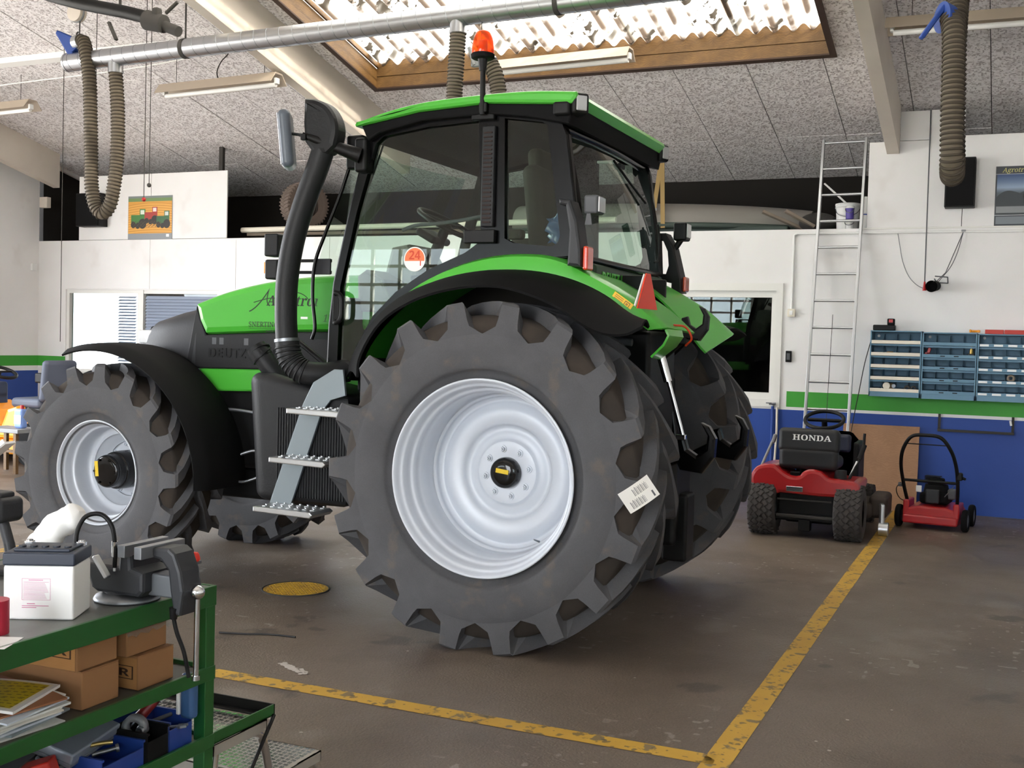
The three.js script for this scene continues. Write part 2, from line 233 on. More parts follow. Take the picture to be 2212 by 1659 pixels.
// skylight: boards round the opening, corrugated sheets over it
{ const s = struct('skylight', [shear(bb(SK.x0 - .035, SK.x0, -.06, .14, SK.z0 - .03, SK.z1 + .03))], m.wood);
  part(s, 'frame_board', shear(bb(SK.x1, SK.x1 + .035, -.06, .14, SK.z0 - .03, SK.z1 + .03)), m.wood);
  part(s, 'frame_board', shear(bb(SK.x0, SK.x1, -.06, .055, SK.z0 - .035, SK.z0)), m.wood);
  part(s, 'frame_board', shear(bb(SK.x0, SK.x1, .06, .27, SK.z0 - .03, SK.z0 + .005)), m.wood);
  part(s, 'frame_board', shear(bb(SK.x0, SK.x1, -.06, .14, SK.z1, SK.z1 + .035)), m.wood);
  for (const x of [SK.x0 + .01, SK.x1 - .01]) part(s, 'frame_board', shear(bb(x - .012, x + .012, .15, .2, SK.z0, SK.z1)), m.wood);
  part(s, 'trim_strip', [shear(bb(SK.x0 - .06, SK.x1 + .06, -.075, -.06, SK.z0 - .06, SK.z0)), shear(bb(SK.x0 - .06, SK.x0, -.075, -.06, SK.z0, SK.z1)), shear(bb(SK.x1, SK.x1 + .06, -.075, -.06, SK.z0, SK.z1))], M(0x3a2416, .6));
  const dirtAndShade = tex(512, (u, v) => { let c = mix([.96, .95, .92], [.8, .8, .78], fbm(u, v, 6, 4, 171)); const gv = ss(.45, .95, .5 + .5 * Math.cos(2 * PI * (u * 7 - .75))) * ss(.38, .62, fbm(u, v, 5, 4, 177)); c = mix(c, [.3, .23, .17], .85 * gv); const k = ss(.57, .63, fbm(u, v, 13, 4, 173)) * ss(.4, .55, fbm(u, v, 4, 3, 175)); return mix(c, [.2, .17, .13], .95 * k); }, 1.239);  // valley stripes paint in the shading of the corrugation; the specks are dirt
  const sm = MP(0xffffff, .9, 0, { transmission: .32, thickness: 0, map: dirtAndShade });
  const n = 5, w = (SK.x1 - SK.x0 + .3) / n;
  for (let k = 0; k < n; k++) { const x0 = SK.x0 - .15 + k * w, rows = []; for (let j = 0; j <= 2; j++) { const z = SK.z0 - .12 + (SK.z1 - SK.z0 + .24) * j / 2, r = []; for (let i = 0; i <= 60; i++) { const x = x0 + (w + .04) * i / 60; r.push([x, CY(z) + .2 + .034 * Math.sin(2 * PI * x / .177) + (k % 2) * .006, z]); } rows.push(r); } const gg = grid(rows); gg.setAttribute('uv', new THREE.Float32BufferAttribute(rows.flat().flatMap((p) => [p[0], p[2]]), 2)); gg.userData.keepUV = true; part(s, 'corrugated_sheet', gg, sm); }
}
// window 1: frame, mullion, panes and slatted blinds
{ const w = struct('window_1', [bb(W1.x0, W1.x1, W1.y0, W1.y0 + .05, ZT + .02, ZB - .02), bb(W1.x0, W1.x1, W1.y1 - .05, W1.y1, ZT + .02, ZB - .02), bb(W1.x0, W1.x0 + .05, W1.y0 + .05, W1.y1 - .05, ZT + .02, ZB - .02), bb(W1.x1 - .05, W1.x1, W1.y0 + .05, W1.y1 - .05, ZT + .02, ZB - .02), bb(-11.06, -10.96, W1.y0, W1.y1, ZT + .01, ZB - .01)], m.trim);
  part(w, 'pane', bb(W1.x0 + .05, -11.06, W1.y0 + .05, W1.y1 - .05, ZT + .05, ZT + .054), m.pane); part(w, 'pane', bb(-10.96, W1.x1 - .05, W1.y0 + .05, W1.y1 - .05, ZT + .05, ZT + .054), m.pane);
  const sl = M(0x98a2b4, .5), slat = (a, b, y, t) => { const g = bx(b - a, .0015, .05, 0, 0, 0); g.rotateX(t); g.translate((a + b) / 2, y, ZB - .035); return g; };
  const bl = partG(w, 'blind', 0, 0, 0, 'slatted window blind'); for (let y = W1.y0 + .06; y < W1.y1 - .06; y += .042) part(bl, 'slat', slat(-10.93, -9.75, y, .95), sl);
  const b2 = partG(w, 'blind', 0, 0, 0, 'slatted window blind'); for (let y = W1.y0 + .06; y < W1.y1 - .06; y += .042) part(b2, 'slat', slat(-11.42, -11.1, y, .55), sl);
  part(w, 'sill', bb(W1.x0 - .05, W1.x1 + .05, W1.y0 - .04, W1.y0, ZB - .05, ZB + .06, .006), m.trim);
}
// window 2: white frame in the wall behind the rear wheel
{ const o = .1, w = struct('window_2', [bb(W2.x0 - o, W2.x1 + o - .05, W2.y1 - .02, W2.y1 + .06, ZB, ZB + .02), bb(W2.x0 - o, W2.x1 + o - .05, W2.y0 - .06, W2.y0 + .02, ZB, ZB + .02), bb(W2.x0 - o, W2.x0 + .02, W2.y0 + .02, W2.y1 - .02, ZB, ZB + .02), bb(W2.x1 - .02, W2.x1 + o - .05, W2.y0 + .02, W2.y1 - .02, ZB, ZB + .02)], m.trim);
  part(w, 'sash', [bb(W2.x0 + .07, W2.x1 - .07, W2.y1 - .09, W2.y1, ZB - .06, ZB - .01), bb(W2.x0 + .07, W2.x1 - .07, W2.y0, W2.y0 + .09, ZB - .06, ZB - .01), bb(W2.x0, W2.x0 + .07, W2.y0, W2.y1, ZB - .06, ZB - .01), bb(W2.x1 - .07, W2.x1, W2.y0, W2.y1, ZB - .06, ZB - .01)], m.trim);
  part(w, 'pane', bb(W2.x0 + .06, W2.x1 - .06, W2.y0 + .08, W2.y1 - .08, ZB - .04, ZB - .036), m.pane); }
// ---------- wheels ----------
function tyreGeo({ R, hw, rr0, n, dir, lugW, sweep, lh }) {      // axis z; tread half-width hw; rim radius rr0; n lugs a side
  const c = R - lh, g = [];
  const e = c - rr0, side = smooth([[rr0 - .025, .74], [rr0, .8], [rr0 + .04, .88], [rr0 + .2 * e, .965], [rr0 + .42 * e, 1], [rr0 + .6 * e, 1], [rr0 + .7 * e, .985]], 24).map((p) => [p[0], p[1]]);
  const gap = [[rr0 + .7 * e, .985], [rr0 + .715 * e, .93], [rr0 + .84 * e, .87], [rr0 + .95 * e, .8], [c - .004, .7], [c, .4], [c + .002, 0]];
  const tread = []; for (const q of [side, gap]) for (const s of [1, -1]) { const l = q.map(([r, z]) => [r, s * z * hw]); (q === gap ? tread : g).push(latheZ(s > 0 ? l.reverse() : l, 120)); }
  // lugs: curved bars from the shoulder to past the middle, offset by half a pitch from side to side
  const r1 = rr0 + .69 * (c - rr0), r2 = rr0 + .86 * (c - rr0);
  const st = [ // z (of hw), r top, r base, z base, angle along sweep 0..1, half width top, half width base
    [.985, r1, r1 - .01, .9, 0, 1.2, 1.22], [1.0, rr0 + .82 * (c - rr0), r1 + .03, .84, 0, .56, .7], [1.005, rr0 + .92 * (c - rr0), r2, .82, 0, .5, .6], [.995, R - .016, c - .03, .78, 0.0, .44, .56], [.94, R - .003, c - .012, .74, .03, .4, .54],
    [.72, R, c - .008, .7, .17, .36, .52], [.5, R, c - .008, .5, .38, .30, .46], [.28, R, c - .008, .28, .63, .27, .42], [.08, R, c - .008, .08, .87, .27, .42], [-.04, R - .004, c - .008, -.05, 1, .27, .44]];
  for (const s of [1, -1]) for (let k = 0; k < n; k++) {
    const th0 = (k + (s < 0 ? .5 : 0)) / n * 2 * PI, P = [], sec = [];
    for (const [zt, rt, rb, zb, a, wt, wb] of st) { const th = th0 + dir * sweep * a, A = (w, r, z) => { const t = th + dir * w * lugW / r; return [r * Math.cos(t), r * Math.sin(t), s * z * hw]; }; sec.push([A(-wb, rb, zb), A(-wt, rt, zt), A(wt, rt, zt), A(wb, rb, zb)]); }
    const quad = (a, b, c2, d) => P.push(...a, ...b, ...c2, ...a, ...c2, ...d);
    const fl = (s * dir) > 0;
    for (let i = 0; i + 1 < sec.length; i++) for (let j = 0; j < 3; j++) { const a = sec[i][j], b = sec[i][j + 1], c2 = sec[i + 1][j + 1], d = sec[i + 1][j]; fl ? quad(a, b, c2, d) : quad(a, d, c2, b); }
    const e = sec[sec.length - 1], f = sec[0]; fl ? (quad(e[0], e[1], e[2], e[3]), quad(f[3], f[2], f[1], f[0])) : (quad(e[3], e[2], e[1], e[0]), quad(f[0], f[1], f[2], f[3]));
    let q = new THREE.BufferGeometry(); q.setAttribute('position', new THREE.Float32BufferAttribute(P, 3)); q = toCreasedNormals(q, 20 * D); g.push(q);
  }
  return { tyre: join(g), tread: join(tread) };
}
const nutGeo = (x, y, z, s = 1) => join([cy([x, y, z - .004], [x, y, z + .006 * s], .021 * s, .021 * s, 18), cy([x, y, z], [x, y, z + .022 * s], .015 * s, .0145 * s, 6), cy([x, y, z], [x, y, z + .034 * s], .008 * s, .008 * s, 10)]);
const capM = M(0x060607, .1);
function wheel(parent, name, geo, rim, o) {
  const w = partG(parent, name, ...o.at); w.rotation.y = o.ry || 0;
  part(w, 'tyre', geo.tyre, m.rubber); part(w, 'tread', geo.tread, m.treadM, 'dusty brown rubber between the lugs, gap shade painted into its colour'); const r = part(w, 'rim', rim, m.silver);
  part(w, 'hub_cap', o.hub, capM); if (o.label) part(w, 'sticker', o.label, m.yellow);
  for (let k = 0; k < 8; k++) { const a = k / 8 * 2 * PI + .2; part(w, 'wheel_nut', nutGeo(o.nr * Math.cos(a), o.nr * Math.sin(a), o.nz), m.silver); }
  part(w, 'valve', [cy([o.vr * .6, -o.vr * .8, o.vz], [o.vr * .57, -o.vr * .76, o.vz + .045], .006, .004, 8)], m.steel);
  return w;
}
const rearRim = latheZ(smooth([[.500, .2], [.506, .235], [.519, .262], [.519, .27], [.511, .272], [.503, .262], [.492, .235], [.48, .225], [.474, .2], [.468, .165], [.455, .155], [.45, .14], [.449, .105], [.441, .085], [.436, .05], [.433, -.03], [.418, -.045], [.414, -.075], [.395, -.09], [.375, -.078], [.34, -.062], [.3, -.063], [.268, -.075], [.252, -.1], [.236, -.108], [.21, -.1], [.187, -.093], [.176, -.084], [.168, -.078], [.09, -.078], [.085, -.078]], 150).map((p) => [p[0], p[1]]), 96);
const rearBack = latheZ([[.5, -.26], [.47, -.2], [.43, -.16], [.43, -.03]], 64);
const frontRim = latheZ(smooth([[.362, .15], [.367, .17], [.38, .19], [.38, .197], [.373, .199], [.366, .19], [.356, .165], [.348, .155], [.343, .13], [.335, .1], [.322, .092], [.318, .07], [.315, .0], [.308, -.02], [.29, -.03], [.265, -.028], [.262, -.04], [.235, -.075], [.205, -.105], [.19, -.108], [.18, -.12], [.14, -.122], [.1, -.122]], 120).map((p) => [p[0] * (p[0] > .2 ? .905 : 1), p[1]]), 80);
const frontBack = latheZ([[.33, -.19], [.308, -.15], [.285, -.1], [.285, 0]], 48);

// ---------- the tractor ----------
const TZ = -6.52;
const T = thing('tractor', 'large green and black farm tractor with glazed cab, parked in the middle of the workshop', 'tractor', [-2.49, 0, TZ]);
const rearNear = tyreGeo({ R: .922, hw: .285, rr0: .515, n: 18, dir: 1, lugW: .112, sweep: .4, lh: .07 }), rearFar = tyreGeo({ R: .922, hw: .285, rr0: .515, n: 18, dir: -1, lugW: .112, sweep: .4, lh: .07 });
const hubR = [latheZ(smooth([[.085, -.08], [.085, -.05], [.078, -.03], [.05, -.016], [.0, -.012]], 24).map((p) => [p[0], p[1]]), 40)];
const stick = (x, y, z, w, h, rz) => tf(new THREE.BoxGeometry(w, h, .002), x, y, z, 0, 0, rz);
wheel(T, 'rear_wheel', rearNear, [rearRim, rearBack], { at: [-2.49, .905, -5.535], hub: hubR, label: stick(.0, .012, -.0105, .075, .024, -.12), nr: .13, nz: -.076, vr: .42, vz: .05 });
wheel(T, 'rear_wheel', rearFar, [rearRim, rearBack], { at: [-2.49, .905, -7.505], ry: PI, hub: hubR, nr: .13, nz: -.076, vr: .42, vz: .05 });
const frontNear = tyreGeo({ R: .71, hw: .235, rr0: .342, n: 17, dir: 1, lugW: .095, sweep: .42, lh: .05 }), frontFar = tyreGeo({ R: .71, hw: .235, rr0: .342, n: 17, dir: -1, lugW: .095, sweep: .42, lh: .05 });
const hubF = [latheZ(smooth([[.128, -.12], [.128, -.03], [.122, .03], [.112, .04], [.108, .1], [.098, .115], [.06, .12], [0, .12]], 40).map((p) => [p[0], p[1]]), 40), ...[0, 1, 2, 3, 4, 5].map((k) => cy([.085 * Math.cos(k * PI / 3), .085 * Math.sin(k * PI / 3), .11], [.085 * Math.cos(k * PI / 3), .085 * Math.sin(k * PI / 3), .128], .008, .008, 6))];
wheel(T, 'front_wheel', frontNear, [frontRim, frontBack], { at: [-5.41, .695, -5.81], ry: -1 * D, hub: hubF, label: stick(-.068, .015, .121, .028, .1, .1), nr: .17, nz: -.118, vr: .28, vz: .03 });
wheel(T, 'front_wheel', frontFar, [frontRim, frontBack], { at: [-5.42, .695, -7.4], ry: PI - 1 * D, hub: hubF, nr: .17, nz: -.118, vr: .28, vz: .03 });
// axles, gearbox, engine
part(T, 'chassis', [bb(-5.25, -3.2, .72, 1.36, -6.84, -6.2, .04), bb(-3.4, -2.1, .62, 1.3, -6.95, -6.1, .06), cy([-2.49, .9, -5.72], [-2.49, .9, -7.32], .19, .19, 32), cy([-2.49, .9, -5.66], [-2.49, .9, -7.38], .12, .12, 24), bb(-2.3, -1.95, .55, 1.2, -6.85, -6.2, .05), cy([-5.38, .68, -5.9], [-5.38, .68, -7.3], .085, .085, 20), bb(-5.7, -4.4, .5, .72, -6.75, -6.3, .03), bb(-3.6, -2.0, 1.28, 1.42, -7.2, -5.84, .03), bb(-6.05, -5.45, .72, 1.05, -6.9, -6.14, .05)], m.black);
part(T, 'engine_pipe', [tb([[-4.9, 1.1, -6.12], [-4.7, 1.12, -6.08], [-4.45, 1.1, -6.1]], .012, 16, 8), tb([[-4.9, .85, -6.1], [-4.7, .8, -6.02], [-4.5, .86, -6.08], [-4.4, .82, -6.1]], .01, 20, 8), tb([[-4.75, .7, -6.1], [-4.55, .66, -6.0], [-4.38, .72, -6.05]], .009, 20, 8)], m.steel);
// bonnet
const zN = -6.08, zF = -6.96;
const hoodTop = smooth([[-5.02, 1.818], [-4.8, 1.888], [-4.5, 1.953], [-4.2, 1.99], [-3.9, 2.005], [-3.66, 2.01]], 24);
part(T, 'bonnet', extZ([...hoodTop.map((p) => [p[0], p[1]]), [-3.66, 1.66], [-4.3, 1.642], [-4.935, 1.612], [-4.985, 1.7]], zN, zF, .045), m.tgreen);
part(T, 'bonnet_side', extZ([[-5.01, 1.8], [-4.975, 1.7], [-4.93, 1.61], [-4.3, 1.64], [-3.66, 1.656], [-3.66, 1.4], [-4.97, 1.385], [-5.1, 1.4]], zN - .012, zF + .012, .01), m.plastic, 'dark grey band with raised lettering');
{ const rows = []; const sec = [[-4.985, 1.812, .43], [-5.2, 1.768, .42], [-5.42, 1.71, .385], [-5.55, 1.62, .34]]; // sloping nose, narrowing forward
  for (const [x, y, h] of sec) { const r = []; for (let k = 0; k <= 20; k++) { const a = PI * k / 20; const zz = h * Math.sign(Math.cos(a)) * Math.pow(Math.abs(Math.cos(a)), .35), yy = 1.36 + (y - 1.36) * Math.pow(Math.sin(a), .3); r.push([x - .03 * (1 - Math.sin(a)), yy, TZ + zz]); } rows.push(r); }
  part(T, 'nose', [grid(rows, .02), extZ([[-5.58, 1.36], [-5.56, 1.6], [-5.5, 1.66], [-5.45, 1.36]], TZ + .31, TZ - .31, .02)], m.charcoal); }
part(T, 'headlamp', [bx(.03, .12, .2, -5.592, 1.545, TZ + .19, .012), bx(.03, .12, .2, -5.592, 1.545, TZ - .19, .012), bx(.12, .09, .02, -5.5, 1.585, TZ + .36, .008)], MP(0xf4f6f8, .08, 0, { clearcoat: 1 }));
part(T, 'lower_panel', extZ([[-5.0, 1.384], [-3.72, 1.41], [-3.72, 1.27], [-4.86, 1.235]], zN - .02, zF + .02, .015), m.tgreen);
part(T, 'lettering', txt('DEUTZ-FAHR', .062, .006, -4.91, 1.462, zN - .014, font, 0, 1.18), m.black, 'raised black lettering');
{ const d = decalMat(1024, 300, (x, W, H) => { x.clearRect(0, 0, W, H); x.strokeStyle = x.fillStyle = '#0d160c'; x.lineCap = 'round'; x.font = 'italic bold 165px serif'; x.fillText('Agrotron', 300, 215); x.lineWidth = 13; x.beginPath(); x.moveTo(60, 285); x.bezierCurveTo(160, 250, 260, 130, 330, 40); x.bezierCurveTo(300, 140, 300, 200, 350, 215); x.stroke(); x.lineWidth = 9; x.beginPath(); x.moveTo(120, 180); x.bezierCurveTo(300, 130, 420, 110, 470, 140); x.moveTo(620, 60); x.bezierCurveTo(760, 40, 860, 90, 900, 150); x.stroke(); }, { alpha: true, rough: .4 });
  part(T, 'lettering', sheet(.56, .165, -4.32, 1.845, zN + .0015), d, 'dark handwritten name on the bonnet');
  const e = decalMat(1024, 160, (x, W, H) => { x.clearRect(0, 0, W, H); x.fillStyle = '#14200f'; x.font = '84px serif'; x.lineWidth = 2; x.strokeStyle = '#14200f'; x.strokeText('SNERTINGE', 12, 84); x.fillText('SNERTINGE', 12, 84); x.fillRect(10, 104, 560, 4); x.font = 'bold 30px sans-serif'; x.fillText('MASKIN', 260, 142); }, { alpha: true });
  part(T, 'lettering', sheet(.56, .0875, -4.3, 1.672, zN + .0015), e, 'dealer name in thin capitals');
  const f = decalMat(512, 160, (x, W, H) => { x.clearRect(0, 0, W, H); x.fillStyle = '#f2f5ee'; x.fillRect(20, 70, 90, 26); x.fillStyle = '#14200f'; x.font = 'italic 110px serif'; x.fillText('110', 300, 120); }, { alpha: true });
  part(T, 'lettering', sheet(.3, .094, -4.03, 1.735, zN + .0015), f, 'model number and white bar'); }
for (const x of [-4.86, -4.8, -4.6]) part(T, 'warning_sticker', bx(.035, .045, .002, x, 1.57, zN - .0125), m.greyDark);

// front mudguards: curved strips over the front tyres
for (const s of [1, -1]) { const zc = s > 0 ? -5.795 : -7.4, rows = [], n = 40; 
  for (let i = 0; i <= n; i++) { const t = i / n, a = (112 - 118 * t) * D, r = .815 - .03 * Math.sin(PI * t), cx = -5.42 + .02 * t, cyy = .72, row = []; for (let j = 0; j <= 8; j++) { const u = j / 8, z = zc + s * (.18 - .5 * u), lip = (u < .08 ? -.035 : u > .95 ? -.03 : .012 * Math.sin(PI * u)); row.push([cx + (r + lip) * Math.cos(a), cyy + (r + lip) * Math.sin(a), z]); } rows.push(row); }
  part(T, 'front_mudguard', grid(s > 0 ? rows : rows, .012), m.blackMat);
  part(T, 'mudguard_bracket', tb([[-5.3, 1.45, zc - s * .2], [-5.15, 1.2, zc - s * .38], [-5.2, .8, zc - s * .42]], .02, 16, 8), m.black); }

// fuel tank with ribbed side and tilted filler neck, beside the steps
{ const plan = [...smooth([[-4.14, 6.14], [-4.2, 6.0], [-4.215, 5.8], [-4.19, 5.68], [-4.12, 5.615], [-4.0, 5.6]], 24).map((p) => [p[0], p[1]]), [-3.5, 5.6], [-3.5, 6.15], [-4.1, 6.15]];
  const g = ext(plan, .72, .06, [], 5); g.rotateX(PI / 2); g.scale(1, 1, -1); g.translate(0, 1.34, 0);
  const p = g.attributes.position; for (let i = 0; i < p.count; i++) { const x = p.getX(i), y = p.getY(i); p.setX(i, x - (x < -3.8 ? .055 * ss(.62, 1.25, y) : 0)); if (y > 1.1) p.setY(i, y + .05 * ss(1.1, 1.34, y) * (1 - 2.2 * ss(-3.95, -3.5, x))); }
  const gi = g.index ? g : mergeVertices(g); part(T, 'fuel_tank', crease(gi, 55), m.plastic);
  part(T, 'filler_neck', [tb([[-4.04, 1.28, -5.8], [-4.11, 1.36, -5.77], [-4.17, 1.44, -5.74], [-4.215, 1.5, -5.73]], .062, 24, 20), cy([-4.2, 1.475, -5.733], [-4.25, 1.54, -5.72], .068, .066, 24), cy([-4.205, 1.49, -5.733], [-4.21, 1.496, -5.73], .073, .073, 24), cy([-4.225, 1.515, -5.73], [-4.23, 1.521, -5.73], .073, .073, 24)], m.plastic);
  const ribs = []; for (let k = 0; k < 26; k++) { const x = -3.99 + k * .0185; ribs.push(bb(x, x + .009, .66, 1.19 - .06 * ss(-3.75, -3.55, x), -5.625, -5.593, .003)); } part(T, 'tank_rib', ribs, m.plastic, 'row of upright ribs on the fuel tank'); }
// steps
{ const stp = [[-3.52, 1.43], [-3.58, 1.43], [-3.72, 1.35], [-3.79, 1.22], [-4.02, .60], [-3.87, .60], [-3.66, 1.18], [-3.6, 1.25], [-3.5, 1.28]];
  part(T, 'step_frame', extZ(stp, -5.585, -5.565, .003), M(0x848e93, .5, .25, { roughnessMap: grainT }));
  const tread = (x0, x1, y) => { const g = [extZ([[x0, y], [x1, y - .005], [x1 + .02, y - .02], [x1, y - .04], [x0, y - .03]], -5.59, -5.37, .006)]; for (let i = 0; i < 7; i++) for (let j = 0; j < 4; j++) { const x = x0 + .03 + i * (x1 - x0 - .05) / 6.2 + (j % 2) * .018; if (x < x1 - .01) g.push(bx(.02, .008, .012, x, y + .001, -5.57 + j * .052, .002, 0, .5 * (j % 2 ? 1 : -1))); } return g; };
  for (const [x0, x1, y] of [[-3.77, -3.42, 1.205], [-3.885, -3.52, .918], [-3.99, -3.6, .625]]) part(T, 'step', tread(x0, x1, y), m.alu, 'studded metal step'); 
  part(T, 'step_bolt', [cy([-3.73, 1.06, -5.6], [-3.73, 1.06, -5.58], .008), cy([-3.86, .8, -5.6], [-3.86, .8, -5.58], .008)], m.black); }
// air intake: elbow, riser and scooped top
{ const c = [[-3.62, 1.42, -5.78], [-3.72, 1.395, -5.68], [-3.83, 1.41, -5.615], [-3.905, 1.475, -5.6], [-3.935, 1.585, -5.6]];
  part(T, 'intake_bellows', [tb(c, .07, 40, 20), ...[...Array(9)].map((_, k) => { const cv = new THREE.CatmullRomCurve3(c.map((p) => V(...p))), t = .48 + k * .055, p = cv.getPoint(t), d = cv.getTangent(t), g = new THREE.TorusGeometry(.07, .0065, 8, 28); g.applyQuaternion(new THREE.Quaternion().setFromUnitVectors(V(0, 0, 1), d)); g.translate(p.x, p.y, p.z); return g; })], m.plastic, 'ribbed rubber elbow');
  part(T, 'hose_clip', cy([-3.934, 1.582, -5.6], [-3.936, 1.6, -5.6], .074, .074, 24), m.steel);
  part(T, 'intake_pipe', tb([[-3.935, 1.59, -5.6], [-3.945, 1.75, -5.6], [-3.94, 1.95, -5.6], [-3.9, 2.18, -5.6], [-3.82, 2.42, -5.6], [-3.735, 2.62, -5.6], [-3.68, 2.78, -5.6]], .066, 60, 24), m.plastic);
  part(T, 'intake_scoop', [extZ([...smooth([[-3.808, 2.995], [-3.73, 2.985], [-3.65, 2.945], [-3.6, 2.88], [-3.582, 2.8], [-3.6, 2.71]], 24).map((p) => [p[0], p[1]]), [-3.65, 2.67], [-3.74, 2.67], [-3.8, 2.74], [-3.812, 2.85]], -5.535, -5.665, .03)], m.plastic); }
// windscreen rod, plate, front work lamps
part(T, 'handrail', tb([[-3.565, 2.72, -5.72], [-3.68, 2.44, -5.74], [-3.785, 2.22, -5.75], [-3.85, 2.05, -5.75], [-3.86, 1.85, -5.75], [-3.84, 1.66, -5.75], [-3.86, 1.6, -5.75]], .011, 50, 10), m.blackGloss);
part(T, 'bracket_plate', bb(-3.87, -3.75, 1.99, 2.085, -5.78, -5.765, .004), m.charcoal);
part(T, 'lamp_bar', [bb(-4.15, -3.76, 2.065, 2.083, -5.8, -5.78), bb(-4.15, -3.76, 1.995, 2.013, -5.8, -5.78)], m.black);
part(T, 'front_lamp', [bx(.1, .14, .11, -4.17, 2.17, -5.8, .012)], m.plastic); part(T, 'front_lamp', [bx(.09, .12, .11, -4.16, 2.02, -5.79, .012)], m.plastic);
part(T, 'indicator', bx(.012, .07, .07, -4.21, 2.03, -5.78, .004), m.orange, 'amber indicator lens');
part(T, 'cab_strut', tb2([[-3.985, 1.58, -5.8], [-3.9, 1.53, -5.79], [-3.72, 1.42, -5.77]], .017), m.black);

// cab: side frames with glazed door and quarter window
const arch = [[-2.141, 2.101], [-2.35, 2.09], [-2.572, 2.092], [-2.828, 2.036], [-3.061, 1.944], [-3.24, 1.823], [-3.391, 1.686], [-3.497, 1.534], [-3.526, 1.42]];
const outerTop = [[-3.745, 1.4], [-3.736, 1.693], [-3.709, 1.942], [-3.598, 2.406], [-3.5, 2.775], [-3.44, 2.84], [-3.177, 2.893], [-2.881, 2.91], [-2.709, 2.912], [-2.456, 2.885], [-2.278, 2.847], [-2.235, 2.746], [-2.141, 2.109]];
const doorG = [[-3.678, 1.46], [-3.667, 1.915], [-3.565, 2.351], [-3.443, 2.751], [-3.388, 2.797], [-3.085, 2.838], [-2.758, 2.853], [-2.727, 2.17], [-2.829, 2.1], [-3.063, 2.005], [-3.272, 1.876], [-3.417, 1.739], [-3.526, 1.56], [-3.555, 1.464]];
const sideG = [[-2.623, 2.862], [-2.38, 2.827], [-2.345, 2.805], [-2.253, 2.197], [-2.268, 2.15], [-2.31, 2.128], [-2.546, 2.15], [-2.608, 2.18]];
const archLow = arch.map((p) => p);
const frameShape = [...outerTop, ...smooth(archLow.slice(0).map((p) => [p[0], p[1] - .02]), 30).map((p) => [p[0], p[1]])];
const frameGeo = extZ(frameShape, -5.79, -5.73, .012, [doorG, sideG]);
part(T, 'cab_side_frame', frameGeo, m.blackGloss); { const f = frameGeo.clone(); f.translate(0, 0, -1.5); part(T, 'cab_side_frame', f, m.blackGloss); }
const paneGeo = (pts, z) => { const g = new THREE.ShapeGeometry(shp(pts)); g.translate(0, 0, z); return g; };
const grow = (pts, k) => { const cx = pts.reduce((s, p) => s + p[0], 0) / pts.length, c2 = pts.reduce((s, p) => s + p[1], 0) / pts.length; return pts.map((p) => [cx + (p[0] - cx) * k, c2 + (p[1] - c2) * k]); };
for (const z of [-5.752, -7.268]) { part(T, 'door_glass', paneGeo(grow(doorG, 1.012), z), m.glass); part(T, 'side_glass', paneGeo(grow(sideG, 1.02), z), m.glass); }
part(T, 'hinge_cover', [bb(-2.735, -2.655, 2.25, 2.81, -5.735, -5.7, .01)], m.plastic); 
{ const g = []; for (let k = 0; k < 22; k++) g.push(bx(.05, .008, .006, -2.695, 2.275 + k * .0235, -5.698, 0)); part(T, 'vent_slot', g, M(0x2a1710, .8)); }
part(T, 'door_hinge', bb(-2.80, -2.66, 2.84, 2.9, -5.73, -5.69, .008), m.black); part(T, 'door_hinge', bb(-2.83, -2.64, 2.16, 2.235, -5.73, -5.69, .008), m.black);
part(T, 'door_stay', tb([[-3.4, 2.74, -5.76], [-3.5, 2.55, -5.8], [-3.62, 2.3, -5.8]], .006, 12, 6), m.black);
part(T, 'grab_rail', tb([[-3.28, 2.25, -5.8], [-3.2, 2.275, -5.8], [-3.05, 2.285, -5.8], [-2.9, 2.3, -5.8], [-2.76, 2.32, -5.79]], .011, 24, 10), m.greyDark);
part(T, 'door_handle', [tb([[-3.68, 1.87, -5.73], [-3.665, 1.88, -5.695], [-3.625, 1.86, -5.69], [-3.615, 1.79, -5.69], [-3.625, 1.72, -5.69], [-3.665, 1.7, -5.7], [-3.68, 1.71, -5.73]], .014, 40, 10), bb(-3.70, -3.655, 1.69, 1.89, -5.735, -5.72, .006)], m.black);
{ const d = decalMat(512, 512, (x, W, H) => { x.clearRect(0, 0, W, H); x.fillStyle = '#f4f2ee'; x.beginPath(); x.arc(256, 256, 250, 0, 7); x.fill(); x.fillStyle = '#f07a48'; x.beginPath(); x.arc(256, 256, 226, 0, 7); x.fill(); x.fillStyle = '#f6f4f0'; x.beginPath(); x.arc(256, 256, 228, .16, PI - .16); x.fill(); x.fillStyle = '#d8421c'; x.font = 'bold 250px sans-serif'; x.textAlign = 'center'; x.fillText('24', 256, 262); x.fillRect(380, 290, 22, 100); }, { alpha: true });
  part(T, 'door_sticker', sheet(.145, .145, -3.167, 2.077, -5.747), d, 'round orange and white number sticker'); }
